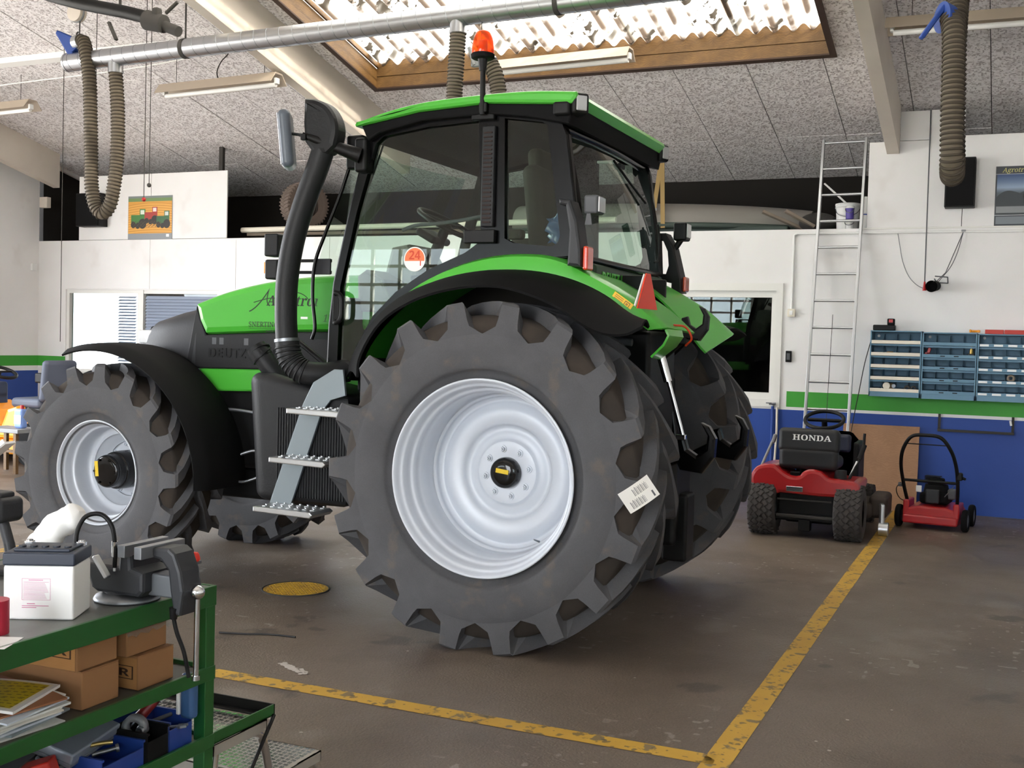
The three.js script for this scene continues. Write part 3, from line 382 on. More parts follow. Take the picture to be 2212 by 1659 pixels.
// front and rear screens, bottom rails
const quadG = (a, b, c, d) => { const g = new THREE.BufferGeometry(); g.setAttribute('position', new THREE.Float32BufferAttribute([...a, ...b, ...c, ...a, ...c, ...d], 3)); g.computeVertexNormals(); return g; };
part(T, 'windscreen', grid([[1.6, -3.87], [2.0, -3.87], [2.3, -3.78], [2.76, -3.6]].map(([y, x]) => [0, .25, .5, .75, 1].map((u) => [x - .1 * Math.sin(PI * u), y, -5.79 - 1.46 * u]))), m.glass);
const RW = [[-2.15, 2.085], [-2.17, 2.25], [-2.21, 2.5], [-2.29, 2.78]];
part(T, 'rear_screen', grid(RW.map(([x, y]) => [0, .25, .5, .75, 1].map((u) => [x + .035 * Math.sin(PI * u), y, -5.8 - 1.44 * u]))), m.glass);
part(T, 'rear_frame', [tb([[-2.15, 2.08, -5.8], [-2.115, 2.07, -6.3], [-2.115, 2.07, -6.8], [-2.15, 2.08, -7.24]], .022, 20, 8), tb([[-2.29, 2.79, -5.8], [-2.26, 2.79, -6.52], [-2.29, 2.79, -7.24]], .03, 20, 8), tb(RW.map(([x, y]) => [x, y, -7.25]), .018, 20, 8), tb(RW.map(([x, y]) => [x, y, -5.79]), .018, 20, 8)], m.blackGloss);
part(T, 'rear_panel', bb(-2.22, -2.1, 1.72, 2.06, -7.2, -5.85, .03), m.dgreen, 'dark green panel below the rear screen');
part(T, 'lettering', txt('DEUTZ-FAHR', .06, .004, -2.098, 1.96, -5.95, font, PI / 2, 1.2), m.tgreen, 'green lettering under the rear screen');
part(T, 'rear_wiper', [tb([[-2.235, 2.72, -6.5], [-2.2, 2.62, -6.7], [-2.17, 2.52, -6.95]], .008, 16, 6), bx(.02, .03, .09, -2.22, 2.7, -6.6, .006)], m.black);
part(T, 'screen_latch', [tb([[-2.13, 2.4, -7.1], [-2.12, 2.3, -7.12], [-2.12, 2.17, -7.1], [-2.13, 2.15, -7.05]], .008, 16, 6)], m.black);
part(T, 'inner_panel', [bb(-3.5, -1.95, 1.2, 2.02, -6.34, -6.3, .01), bb(-3.5, -1.95, 1.2, 2.02, -6.74, -6.7, .01)], m.black); part(T, 'floor_pan', bb(-3.72, -2.2, 1.36, 1.41, -7.25, -5.8, .01), m.black);
part(T, 'firewall', [bb(-3.76, -3.71, 1.4, 1.86, -7.22, -5.83, .01)], M(0x5d5b56, .7)); part(T, 'dash_trim', extZ([[-3.73, 1.78], [-3.74, 2.0], [-3.68, 2.04], [-3.56, 1.98], [-3.5, 1.86], [-3.6, 1.78]], -7.15, -6.05, .02), M(0x77746d, .65));
// roof
{ const rt = smooth([[-3.535, 2.853], [-3.4, 2.895], [-3.12, 2.948], [-2.69, 2.972], [-2.4, 2.972], [-2.17, 2.955]], 30).map((p) => [p[0], p[1]]);
  part(T, 'roof', extZ([...rt, [-2.155, 2.93], [-2.185, 2.888], [-2.43, 2.905], [-2.69, 2.922], [-3.12, 2.9], [-3.4, 2.855], [-3.53, 2.838]], -5.65, -7.39, .02), m.tgreen);
  part(T, 'roof_underside', extZ([[-3.5, 2.842], [-3.4, 2.86], [-3.12, 2.905], [-2.69, 2.925], [-2.3, 2.9], [-2.19, 2.89], [-2.21, 2.79], [-2.45, 2.84], [-2.7, 2.87], [-3.1, 2.855], [-3.38, 2.8], [-3.46, 2.76]], -5.68, -7.36, .01), m.blackMat);
  part(T, 'roof_rail', tb([[-3.47, 2.79, -5.735], [-3.38, 2.835, -5.72], [-3.1, 2.872, -5.715], [-2.78, 2.885, -5.715]], .01, 30, 8), m.blackGloss);
  for (const z of [-5.7, -7.32]) { const x = z > -6 ? -2.16 : -2.175; const k = z > -6 ? 1 : .45; part(T, 'rear_work_lamp', [tf(bx(.12, .115, .1, -.04, 0, 0, .02), x, 2.895, z, 0, -.75 * k, 0), bx(.1, .08, .1, x - .09, 2.87, z, .02)], m.black); part(T, 'lamp_lens', tf(bx(.012, .08, .062, .022, 0, 0, .006), x, 2.895, z, 0, -.75 * k, 0), MP(0xb4b6b8, .1, 0, { clearcoat: 1 })); }
  part(T, 'cab_bracket', [bb(-3.62, -3.5, 2.6, 2.8, -5.76, -5.7, .02)], m.black);
}
// beacon on its stalk
{ part(T, 'beacon_stalk', [cy([-2.715, 2.86, -5.66], [-2.72, 3.14, -5.66], .016, .015, 14), cy([-2.72, 3.1, -5.66], [-2.722, 3.165, -5.66], .02, .028, 14), bx(.05, .06, .05, -2.712, 2.9, -5.675, .01)], m.black);
  part(T, 'beacon_base', lathe([[0, 0], [.055, 0], [.064, .006], [.066, .024], [.06, .03], [0, .03]], 32).translate(-2.722, 3.163, -5.66), m.blackMat);
  const dome = lathe(smooth([[.06, 0], [.062, .02], [.058, .06], [.048, .1], [.034, .122], [.0, .128]], 30).map((p) => [p[0], p[1]]), 40).translate(-2.722, 3.19, -5.66);
  part(T, 'beacon_dome', dome, MP(0xff7a10, .12, 0, { transmission: .75, thickness: 0, ior: 1.45 }), 'orange beacon dome');
  part(T, 'beacon_reflector', [cy([-2.722, 3.19, -5.66], [-2.722, 3.26, -5.66], .03, .024, 20), bx(.05, .06, .012, -2.722, 3.24, -5.66, .004)], M(0xff8a1e, .25, .6)); }
// mirror on its arm
part(T, 'mirror_arm', [cy([-3.92, 2.80, -5.56], [-3.775, 2.772, -5.5], .009, .009, 10), cy([-3.785, 2.775, -5.5], [-3.5, 2.67, -5.67], .016, .045, 16), bx(.035, .035, .035, -3.77, 2.76, -5.5, .006), bb(-3.55, -3.47, 2.58, 2.78, -5.78, -5.68, .02)], m.black);
{ const g = bx(.075, .34, .2, 0, 0, 0, .035); tf(g, -3.945, 2.765, -5.58, 0, .5, .1); part(T, 'mirror', g, M(0x59616b, .35)); const f = bx(.006, .3, .16, -.037, 0, 0, .002); tf(f, -3.945, 2.765, -5.58, 0, .5, .1); part(T, 'mirror_glass', f, m.chrome); }

// rear mudguards with rubber lip
for (const s of [1, -1]) { const mir = (z) => s > 0 ? z : 2 * TZ - z, far = s < 0;
  const path = smooth([[-3.52, 1.5], [-3.4, 1.69], [-3.2, 1.86], [-2.98, 1.985], [-2.72, 2.068], [-2.48, 2.09], [-2.28, 2.07], [-2.05, 1.965], [-1.82, 1.835], [-1.66, 1.70]], 48);
  const lip = smooth([[-3.56, 1.38], [-3.52, 1.506], [-3.423, 1.645], [-3.267, 1.8], [-2.99, 1.925], [-2.745, 1.985], [-2.545, 2.0], [-2.335, 1.985], [-2.141, 1.937], [-1.984, 1.865], [-1.87, 1.785], [-1.74, 1.70]], 48);
  const rows = path.map((p, i) => { const t = i / 48, l = lip[i], r = [[l[0], l[1] - .005, mir(-5.692)], [l[0] * .6 + p[0] * .4, l[1] * .6 + p[1] * .4, mir(-5.694)], [l[0] * .15 + p[0] * .85, l[1] * .15 + p[1] * .85, mir(-5.705)]]; for (let j = 1; j <= 10; j++) { const u = j / 10; r.push([p[0], p[1] + .006 - (far ? .13 * ss(.75, 1, t) * u : .02 * u), mir(-5.68 - (far ? .78 : .62) * u)]); } return r; });
  part(T, 'rear_mudguard', grid(far ? rows.map((r) => r.reverse()) : rows, .012), m.tgreen);
  const lo = smooth([[-3.27, 1.4], [-3.26, 1.5], [-3.14, 1.69], [-2.95, 1.81], [-2.7, 1.88], [-2.453, 1.893], [-2.26, 1.85], [-2.11, 1.79], [-1.975, 1.705], [-1.86, 1.662], [-1.74, 1.662], [-1.66, 1.698]], 48);
  const lr = lip.map((p, i) => { const t = i / 48, q = lo[i], r = []; for (let j = 0; j <= 6; j++) { const u = j / 6; const b = .035 * Math.sin(PI * u); r.push([p[0] + (q[0] - p[0]) * u, p[1] + (q[1] - p[1]) * u + b, mir(-5.69 + .36 * u)]); } return r; });
  part(T, 'mudguard_lip', grid(far ? lr : lr.map((r) => r.slice().reverse()), .014), m.blackMat, 'black rubber mudguard lip');
  if (!far) { part(T, 'mudguard_end', grid([[[-1.655, 1.698, -5.70], [-1.655, 1.698, -6.0]], [[-1.64, 1.67, -5.70], [-1.645, 1.67, -6.0]], [[-1.665, 1.625, -5.71], [-1.68, 1.62, -6.0]], [[-1.74, 1.56, -5.74], [-1.77, 1.55, -6.0]]], .012), m.tgreen);
    const wd = decalMat(256, 80, (x, W, H) => { x.fillStyle = '#f2c316'; x.fillRect(0, 0, W, H); x.fillStyle = '#b07c08'; for (let k = 0; k < 3; k++) x.fillRect(24, 14 + k * 18, 110, 8); x.strokeStyle = '#3b2a05'; x.lineWidth = 6; x.strokeRect(160, 16, 60, 46); x.fillRect(176, 28, 26, 22); });
    part(T, 'warning_sticker', tf(sheet(.125, .042, 0, 0, 0), -1.885, 1.845, -5.683, 0, 0, -34 * D), wd, 'yellow warning sticker'); }
}
// lamp brackets on the mudguards
part(T, 'lamp_bracket', [extZ([[-2.237, 2.385], [-2.17, 2.375], [-2.13, 2.27], [-2.105, 2.121], [-2.1, 2.022], [-2.18, 2.03], [-2.173, 2.221], [-2.197, 2.345], [-2.235, 2.355]], -5.76, -5.62, .015)], m.charcoal, 'grey plastic tail lamp bracket');
part(T, 'tail_lamp', bx(.03, .13, .1, -2.085, 2.07, -5.69, .012), MP(0xe0401c, .15, 0, { clearcoat: 1 }), 'red and orange tail lamp'); 
part(T, 'work_lamp', [bx(.08, .1, .12, -2.08, 2.36, -5.75, .015), extZ([[-2.11, 2.25], [-2.07, 2.25], [-2.08, 2.31], [-2.1, 2.31]], -5.7, -5.69)], m.greyDark); part(T, 'lamp_lens', bx(.008, .08, .1, -2.037, 2.36, -5.75, .003), MP(0xd9dadb, .12, 0, { clearcoat: 1 }));
part(T, 'lamp_bracket', [extZ([[-2.25, 2.37], [-2.15, 2.37], [-2.09, 2.27], [-2.035, 2.06], [-2.03, 1.97], [-2.1, 1.97], [-2.1, 2.035], [-2.22, 2.06], [-2.24, 2.04]], -7.35, -7.5, .01, [[[-2.225, 2.34], [-2.16, 2.335], [-2.12, 2.25], [-2.11, 2.15], [-2.13, 2.085], [-2.21, 2.09]]])], m.black, 'black tail lamp bracket with open middle');
part(T, 'work_lamp', [bx(.09, .12, .12, -2.055, 2.38, -7.42, .015), cy([-2.1, 2.27, -7.42], [-2.06, 2.33, -7.42], .02)], m.black); part(T, 'lamp_lens', bx(.008, .09, .095, -2.008, 2.385, -7.42, .003), MP(0xb9bcbe, .15, 0, { clearcoat: 1 }));
part(T, 'tail_lamp', bx(.025, .1, .09, -2.02, 2.03, -7.43, .01), MP(0xd6583a, .15, 0, { clearcoat: 1 }));
// red slow-vehicle plate, cable loop
{ const g = ext([[-.13, -.085], [.13, -.085], [.028, .1], [-.028, .1]], .006, .001); g.rotateY(PI / 2); tf(g, -1.75, 1.89, -5.68, 0, -.11, 0); part(T, 'warning_plate', g, M(0xf2380f, .4), 'red triangular slow vehicle plate'); const e = bx(.006, .19, .012, 0, 0, 0); tf(e, -1.765, 1.9, -5.6, -.5, -.2, 0); part(T, 'plate_edge', e, m.white); }
part(T, 'trailer_cable', tb([[-1.68, 1.73, -5.95], [-1.62, 1.72, -5.98], [-1.59, 1.66, -6.0], [-1.63, 1.62, -6.03]], .006, 20, 8), M(0xc43a12, .5), 'short red cable loop');
for (let k = 0; k < 6; k++) part(T, 'hydraulic_coupling', cy([-2.1, 1.64 + (k % 2) * .07, -6.2 - .1 * (k >> 1)], [-1.99, 1.63 + (k % 2) * .07, -6.2 - .1 * (k >> 1)], .025, .022, 12), m.greyDark);
// three-point linkage
const hook = (x, y, z, s) => { const g = ext([[-.06, -.09], [.035, -.1], [.085, -.03], [.09, .05], [.06, .1], [.025, .115], [.055, .06], [.05, .005], [.01, -.025], [-.03, .0], [-.045, .05], [-.08, .04], [-.09, -.03]].map((p) => [p[0] * s, p[1] * s]), .06 * s, .012 * s); g.translate(x, y, z - .03 * s); return g; };
part(T, 'top_link', [cy([-2.05, 1.42, -6.52], [-1.78, 1.66, -6.52], .026, .026, 14), hook(-1.71, 1.745, -6.52, .95), cy([-1.82, 1.62, -6.58], [-1.82, 1.62, -6.46], .012), bx(.1, .05, .09, -1.8, 1.65, -6.52, .01)], m.black);
for (const z of [-6.12, -6.95]) { const b = m.blackGloss; part(T, 'lower_link', [tb2([[-2.3, .72, -6.52 + (z + 6.52) * .75], [-1.95, .85, z], [-1.68, 1.0, z]], .032, 12), hook(-1.58, 1.05, z, 1.3)], b); part(T, 'lift_rod', [cy([-2.0, 1.5, z - .02], [-1.9, .87, z], .02, .02, 12), cy([-1.975, 1.3, z - .015], [-1.93, 1.05, z - .01], .032, .032, 14)], m.blackGloss); part(T, 'lift_arm', tb2([[-2.25, 1.42, -6.52 + (z + 6.52) * .6], [-2.0, 1.5, z - .02]], .035, 10), m.black); }
part(T, 'stabiliser', [cy([-1.74, 1.5, -6.02], [-1.63, 1.13, -6.03], .013, .013, 10), bx(.06, .03, .03, -1.64, 1.12, -6.03, .006), cy([-1.77, 1.58, -6.02], [-1.72, 1.42, -6.02], .024, .024, 12)], m.chrome, 'bright stabiliser rod');
part(T, 'hitch', [bb(-2.05, -1.75, .45, 1.0, -6.7, -6.36, .03), bb(-1.85, -1.7, .35, .75, -6.62, -6.44, .02), cy([-1.95, .72, -6.52], [-1.78, .72, -6.52], .05, .045, 20), bb(-2.1, -1.9, 1.0, 1.7, -6.8, -6.26, .03)], m.black);

// inside the cab: seat, console, wheel, far handles
part(T, 'seat', [tf(bx(.12, .62, .48, 0, 0, 0, .05), -2.66, 2.38, TZ, 0, 0, .12), tf(bx(.1, .2, .3, 0, 0, 0, .04), -2.7, 2.7, TZ, 0, 0, .1), bx(.5, .12, .48, -2.95, 2.03, TZ, .05), bx(.36, .5, .36, -2.92, 1.72, TZ, .05), bx(.32, .06, .08, -2.86, 2.26, TZ + .28, .02), bx(.32, .06, .08, -2.86, 2.26, TZ - .28, .02)], M(0x4a463e, .9));
{ const t = new THREE.TorusGeometry(.2, .016, 12, 40); tf(t, -3.36, 2.29, TZ, 0, PI / 2, 0).translate(0, 0, 0); const s = new THREE.TorusGeometry(.2, .016, 12, 40); s.rotateX(PI / 2); tf(s, 0, 0, 0, 0, 0, -.5); s.translate(-3.36, 2.36, TZ); part(T, 'steering_wheel', [s, cy([-3.36, 2.36, TZ - .19], [-3.36, 2.36, TZ + .19], .012), cy([-3.36, 2.36, TZ], [-3.5, 2.05, TZ], .03, .045, 16), bx(.16, .05, .24, -3.46, 2.28, TZ, .03, 0, 0, -.5)], m.black); }
part(T, 'dashboard', [extZ([[-3.78, 1.42], [-3.7, 2.05], [-3.66, 2.2], [-3.54, 2.22], [-3.46, 2.1], [-3.52, 1.42]], TZ - .2, TZ + .2, .03)], M(0x8a8881, .7));
part(T, 'side_console', [extZ([[-3.1, 1.45], [-3.1, 2.0], [-2.95, 2.14], [-2.4, 2.14], [-2.3, 2.05], [-2.3, 1.45]], -7.22, -6.9, .03), bb(-2.5, -2.25, 2.08, 2.12, -7.2, -5.85, .01)], M(0x77766f, .7));
part(T, 'gear_lever', [cy([-2.85, 2.1, -7.0], [-2.95, 2.3, -6.98], .01), cy([-2.95, 2.3, -6.98], [-2.96, 2.36, -6.98], .022, .018)], m.black);
part(T, 'pedal', [bx(.03, .14, .07, -3.62, 1.55, TZ + .25, .01, 0, 0, .5), bx(.03, .14, .07, -3.62, 1.55, TZ - .25, .01, 0, 0, .5)], m.black);
part(T, 'seat_cover', grid([...Array(9)].map((_, i) => [...Array(9)].map((_, j) => [-2.44 + .16 * (i / 8) + .015 * Math.sin(j * 2.1 + i), 2.18 + .26 * (j / 8) * (.5 + .5 * i / 8) + .012 * Math.sin(i * 1.7 + j), -5.98 - .02 * Math.sin(i * 1.3 + j * .8)]))), MP(0x7f98c8, .25, 0, { transmission: .6, thickness: 0 }), 'blue plastic seat bag');
part(T, 'cab_light', bx(.12, .02, .05, -2.42, 2.78, -6.9, .008), m.white);
// ---------- overhead: duct, hoses, lamps, cords ----------
const dY = (x) => 4.19 + .0165 * (x + 8), ZD = -8.3;
{ const t = thing('ventilation_duct', 'long galvanised spiral duct slung under the roof beams', 'duct', [-1.6, 4.1, ZD]);
  part(t, 'duct_tube', [cy([-8.4, dY(-8.4), ZD], [XR - .02, dY(XR), ZD], .086, .086, 40)], m.galv);
  const h = []; for (let i = 0; i <= 2400; i++) { const a = i / 24 * 2 * PI, x = -8.38 + i / 24 * .135; h.push(V(x, dY(x) + .0865 * Math.cos(a), ZD + .0865 * Math.sin(a))); }
  part(t, 'spiral_seam', new THREE.TubeGeometry(new THREE.CatmullRomCurve3(h), 2400, .0022, 5), m.steel);
  part(t, 'end_cap', cy([-8.42, dY(-8.4), ZD], [-8.4, dY(-8.4), ZD], .09, .09, 32), m.galv);
  for (const x of [-7.0, -3.35, 1.0]) { part(t, 'hanger_band', [cy([x - .02, dY(x), ZD], [x + .02, dY(x), ZD], .091, .091, 32, true)], m.rope, 'dark hanger strap'); part(t, 'hanger_rod', cy([x, dY(x) + .08, ZD], [x, CY(ZD), ZD], .008), m.rope); }
  for (const x of [-7.82, -4.22, -.42]) part(t, 'branch_collar', [cy([x, dY(x) - .05, ZD], [x, dY(x) - .15, ZD], .07, .068, 28), cy([x, dY(x) - .125, ZD], [x, dY(x) - .145, ZD], .072, .072, 28)], m.galv, 'short branch for a hose'); }
function flexHose(name, label, pts, r, rings, extra) {
  const t = thing(name, label, 'hose', [pts[0][0], Math.min(...pts.map((p) => p[1])), pts[0][2]], undefined), c = new THREE.CatmullRomCurve3(pts.map((p) => V(...p)));
  part(t, 'hose_body', new THREE.TubeGeometry(c, 160, r * .93, 24), m.hose);
  const g = []; for (let k = 0; k < rings; k++) { const u = (k + .5) / rings, p = c.getPointAt(u), d = c.getTangentAt(u), q = new THREE.TorusGeometry(r * .96, r * .13, 6, 26); q.applyQuaternion(new THREE.Quaternion().setFromUnitVectors(V(0, 0, 1), d)); q.translate(p.x, p.y, p.z); g.push(q); }
  part(t, 'coil_ring', g, m.hoseDark, 'wire coil ribs along the hose').userData.kind = 'stuff';
  return t;
}
const funnelGeo = () => { const g = extZ([[-.16, .1], [-.14, .13], [.06, .05], [.12, .07], [.12, -.05], [.06, -.09], [.1, -.2], [.06, -.2]], -.035, .035, .012); return g; };
{ const z = ZD, t = flexHose('exhaust_hose', 'brown ribbed exhaust hose hanging in a loop before the left poster', [[-8.26, 4.36, z + .02], [-8.19, 4.36, z + .04], [-8.12, 4.24, z + .07], [-8.075, 4.0, z + .07], [-8.055, 3.66, z + .07], [-8.05, 3.26, z + .06], [-8.035, 2.95, z + .06], [-7.99, 2.78, z + .05], [-7.92, 2.725, z + .04], [-7.85, 2.79, z + .03], [-7.81, 2.95, z + .02], [-7.79, 3.25, z], [-7.785, 3.64, z], [-7.815, 4.0, z], [-7.82, 4.06, z]], .062, 96);
  const f = funnelGeo(); f.translate(-8.37, 4.36, z + .02); part(t, 'nozzle_flap', f, m.blue, 'blue exhaust funnel with flap');
  part(t, 'nozzle_collar', cy([-8.3, 4.36, z + .02], [-8.23, 4.365, z + .03], .066, .066, 24), m.galv); }
{ const z = ZD, t = flexHose('exhaust_hose', 'ribbed exhaust hose hanging behind the orange beacon', [[-4.22, 4.12, z], [-4.225, 4.0, z], [-4.24, 3.78, z - .01], [-4.25, 3.55, z - .02], [-4.24, 3.3, z - .03], [-4.15, 3.12, z - .05], [-4.0, 3.1, z - .07], [-3.91, 3.25, z - .08], [-3.87, 3.5, z - .08], [-3.9, 3.75, z - .06], [-3.95, 3.86, z - .05]], .064, 72);
  part(t, 'nozzle_collar', [cy([-3.95, 3.86, z - .05], [-4.0, 3.93, z - .05], .07, .06, 24)], m.galv);
  part(t, 'nozzle_clamp', [tf(bx(.03, .16, .05, 0, 0, 0, .008), -4.1, 3.92, z - .03, 0, 0, .35), bx(.14, .05, .05, -4.04, 3.86, z - .04, .01), tf(bx(.03, .12, .05, 0, 0, 0, .008), -4.0, 3.95, z - .03, 0, 0, -.2)], m.grey, 'grey clamp grip'); }
{ const z = -8.05, t = flexHose('exhaust_hose', 'thick ribbed exhaust hose hanging before the right wall speaker', [[-.42, 4.16, ZD + .02], [-.425, 3.95, z - .1], [-.425, 3.7, z], [-.418, 3.4, z], [-.412, 3.1, z], [-.405, 2.92, z + .02], [-.4, 2.8, z + .1], [-.4, 2.77, z + .2], [-.4, 2.84, z + .29], [-.405, 3.1, z + .31], [-.41, 3.4, z + .3], [-.42, 3.66, z + .25], [-.44, 3.78, z + .18]], .07, 84);
  const f = cy([-.5, 3.78, z + .2], [-.44, 3.78, z + .16], .1, .075, 28); part(t, 'nozzle_funnel', [f], m.blue, 'blue exhaust funnel');
  const g = tf(bx(.03, .26, .06, 0, 0, 0, .01), -.55, 3.75, z + .22, 0, .4, -.6); part(t, 'nozzle_lever', g, m.blue, 'blue lever'); }
// balancer reel that holds up the left hose
{ const t = thing('cord_reel', 'small round grey balancer reel above the left hose', 'reel', [-8.29, 4.6, ZD + .02]);
  part(t, 'reel_case', cy([-8.29, 4.64, ZD - .02], [-8.29, 4.64, ZD + .06], .085, .085, 32), m.beam); part(t, 'reel_rim', new THREE.TorusGeometry(.083, .012, 8, 32).translate(-8.29, 4.64, ZD + .02), m.grey);
  part(t, 'reel_cord', [cy([-8.25, 4.57, ZD + .02], [-8.255, 4.4, ZD + .02], .006), cy([-8.29, 4.72, ZD + .02], [-8.29, CY(ZD), ZD + .02], .008)], m.rope); part(t, 'hook', tb([[-8.27, 4.46, ZD + .02], [-8.29, 4.44, ZD + .02], [-8.28, 4.41, ZD + .02], [-8.25, 4.41, ZD + .02]], .007, 14, 8), m.rope); }
// dark pipe with valve, and the pale cable trunking
{ const z = -7.6, t = thing('heating_pipe', 'thick dark pipe with a valve under the ceiling at top left', 'pipe', [-7.6, 4.2, z]); part(t, 'pipe_run', tb([[-9.2, 4.92, z], [-8.4, 4.72, z], [-7.64, 4.49, z], [-7.05, 4.345, z], [-6.75, 4.26, z]], .055, 40, 18), m.black); part(t, 'valve', [cy([-6.82, 4.26, z], [-6.64, 4.21, z], .085, .075, 24), bx(.07, .17, .07, -6.7, 4.26, z + .02, .02), cy([-6.7, 4.22, z - .02], [-6.5, 4.14, z - .02], .045, .045, 16), cy([-6.62, 4.3, z], [-6.5, 4.38, z], .015)], m.rope); part(t, 'pipe_hanger', cy([-7.12, 4.36, z], [-7.12, CY(z), z], .012), m.rope); part(t, 'pipe_hanger', tf(bx(.02, .18, .03, 0, 0, 0), -7.2, 4.2, z, 0, 0, .5), m.rope); }
put('cable_trunking', shear(bb(-12.85, -6.94, -.07, -.005, -9.7, -9.6)), m.white, 'pale cable trunking running along the ceiling at left', 'trunking');
put('ceiling_cable', tb([[-12.8, 4.5, -10.1], [-10.8, 4.5, -9.9], [-8.9, 4.52, -9.8], [-7.7, 4.6, -9.75], [-7.4, 4.62, -9.7]], .008, 30, 6), m.white, 'thin white cable strung under the ceiling at left', 'cable');
// fluorescent battens (switched off)
const battenMat = M(0xb7a998, .5), tubeMat = M(0xf4f3f1, .25);
function batten(x0, x1, y0, y1, z, label, wires) { const t = thing('strip_light', label, 'lamp', [(x0 + x1) / 2, Math.min(y0, y1), z], 'fluorescent strip lights'), L = x1 - x0, a = Math.atan2(y1 - y0, L), xm = (x0 + x1) / 2, ym = (y0 + y1) / 2, R = (g) => tf(g, xm, ym, z, 0, 0, a);
  part(t, 'reflector', R(ext([[-.14, -.02], [-.06, .085], [.06, .085], [.14, -.02], [.13, -.02], [.055, .07], [-.055, .07], [-.13, -.02]], L, 0).rotateY(PI / 2).translate(-L / 2, 0, 0)), battenMat);
  part(t, 'tube', R(cy([-L / 2 + .06, -.035, .02], [L / 2 - .02, -.035, .02], .024, .024, 16)), tubeMat, 'unlit white tube'); part(t, 'lamp_holder', [R(bx(.03, .06, .06, -L / 2 + .05, -.0, .02, .006)), R(bx(.03, .06, .06, L / 2 - .01, 0, .02, .006))], m.white);
  if (wires) for (const u of [.12, .88]) part(t, 'hanging_wire', cy([x0 + L * u, y0 + (y1 - y0) * u + .04, z], [x0 + L * u, CY(z), z], .003, .003, 6), m.rope); return t; }
batten(-8.3, -6.83, 4.13, 4.16, -9.5, 'strip light hung on wires left of the sunlit beam', true);
batten(-12.3, -10.68, 4.2, 4.23, -10, 'strip light hung near the left wall corner', true);
batten(-4.95, -3.45, 4.345, 4.375, -10.45, 'strip light fixed below the lower edge of the skylight', false);
batten(-1.06, .6, 4.28, 4.27, -9.9, 'strip light right of the right roof beam, behind the thick hose', true);
put('lamp_flex', tb([[-7.55, 4.18, -9.5], [-7.6, 4.3, -9.5], [-7.56, 4.42, -9.52], [-7.5, 4.5, -9.55], [-7.52, 4.6, -9.58]], .006, 20, 6), m.rope, 'short wavy flex above the hanging strip light', 'cable');
// pull cords
const cord = (x, z, y0, y1, knob, label) => { const t = thing('pull_cord', label, 'cord', [x, y0, z]); part(t, 'cord', cy([x, y0, z], [x + .01, y1, z], .0035, .0035, 6), m.rope); if (knob) part(t, 'knob', new THREE.SphereGeometry(.02, 14, 10).translate(x, y0, z), knob); return t; };
cord(-7.4, ZD, 2.98, CY(ZD), m.rope, 'thin pull cord with a dark knob beside the left poster');
cord(-7.46, ZD, 2.85, CY(ZD), m.red, 'thin pull cord with a red knob before the left poster');
cord(-8.475, ZD, 1.5, 4.4, null, 'long thin cord hanging before the bright left window');
cord(-8.16, ZD - .1, 3.66, CY(ZD), null, 'short thin cord beside the left ribbed hose');
cord(-4.0, ZD + .02, 3.9, CY(ZD), null, 'thin cord above the orange beacon');

// ---------- on the back wall ----------
const zw = ZB + .002;
function speaker(x0, x1, y0, y1, label) { const t = thing('speaker', label, 'speaker', [(x0 + x1) / 2, y0, zw + .05], 'black wall speakers'); part(t, 'cabinet', bb(x0, x1, y0, y1, zw, zw + .16, .008), m.black); part(t, 'grille', bb(x0 + .012, x1 - .012, y0 + .012, y1 - .012, zw + .16, zw + .175, .006), m.blackMat); part(t, 'badge', bb((x0 + x1) / 2 - .03, (x0 + x1) / 2 + .03, y1 - .05, y1 - .038, zw + .175, zw + .177), m.grey); return t; }
speaker(-12.03, -11.6, 3.06, 3.52, 'black speaker on the left wall boards behind the hanging hose');
speaker(-.675, -.395, 3.06, 3.55, 'black speaker on the right wall boards behind the thick hose');
{ const d = decalMat(768, 576, (x, W, H) => { x.fillStyle = '#d89a3a'; x.fillRect(0, 0, W, H); for (let k = 0; k < 26; k++) { x.fillStyle = k % 2 ? '#e6ae50' : '#c98a30'; x.beginPath(); const y = 120 + k * 16; x.moveTo(0, y); x.quadraticCurveTo(W / 2, y - 60 + k, W, y - 10); x.lineTo(W, y - 2); x.quadraticCurveTo(W / 2, y - 52 + k, 0, y + 8); x.fill(); } x.fillStyle = '#6f8a52'; x.fillRect(0, 24, W, 46); x.fillStyle = '#77817e'; x.fillRect(0, 0, W, 26); x.fillStyle = '#8d9296'; x.fillRect(0, H - 74, W, 74); x.fillStyle = '#f2f2f2'; x.fillRect(W - 96, H - 62, 50, 36);
    const tr = (a, b, s, c, c2) => { x.fillStyle = c; x.fillRect(a, b, 150 * s, 70 * s); x.fillRect(a + 90 * s, b - 46 * s, 60 * s, 60 * s); x.fillStyle = c2; x.fillRect(a + 98 * s, b - 38 * s, 40 * s, 34 * s); x.fillStyle = '#221d16'; for (const [u, v, r] of [[24, 78, 26], [120, 70, 40], [70, 86, 24]]) { x.beginPath(); x.arc(a + u * s, b + v * s, r * s, 0, 7); x.fill(); } };
    tr(50, 250, 1.7, '#3d7a34', '#d9e2d4'); tr(290, 215, 1.5, '#a83328', '#e8ddd8'); tr(500, 270, 1.5, '#35643a', '#cfd6cf'); x.fillStyle = '#4b3c22'; for (let k = 0; k < 70; k++) x.fillRect(60 + (k * 97) % 520, 330 + (k * 53) % 80, 16, 9); });
  const t = thing('poster', 'poster of harvesting machines in a yellow field on the left wall boards', 'poster', [-10.85, 2.885, zw]); part(t, 'backing', bb(-11.232, -10.465, 2.882, 3.474, zw, zw + .004), m.grey); part(t, 'print', sheet(.757, .582, -10.848, 3.178, zw + .0055), d); }
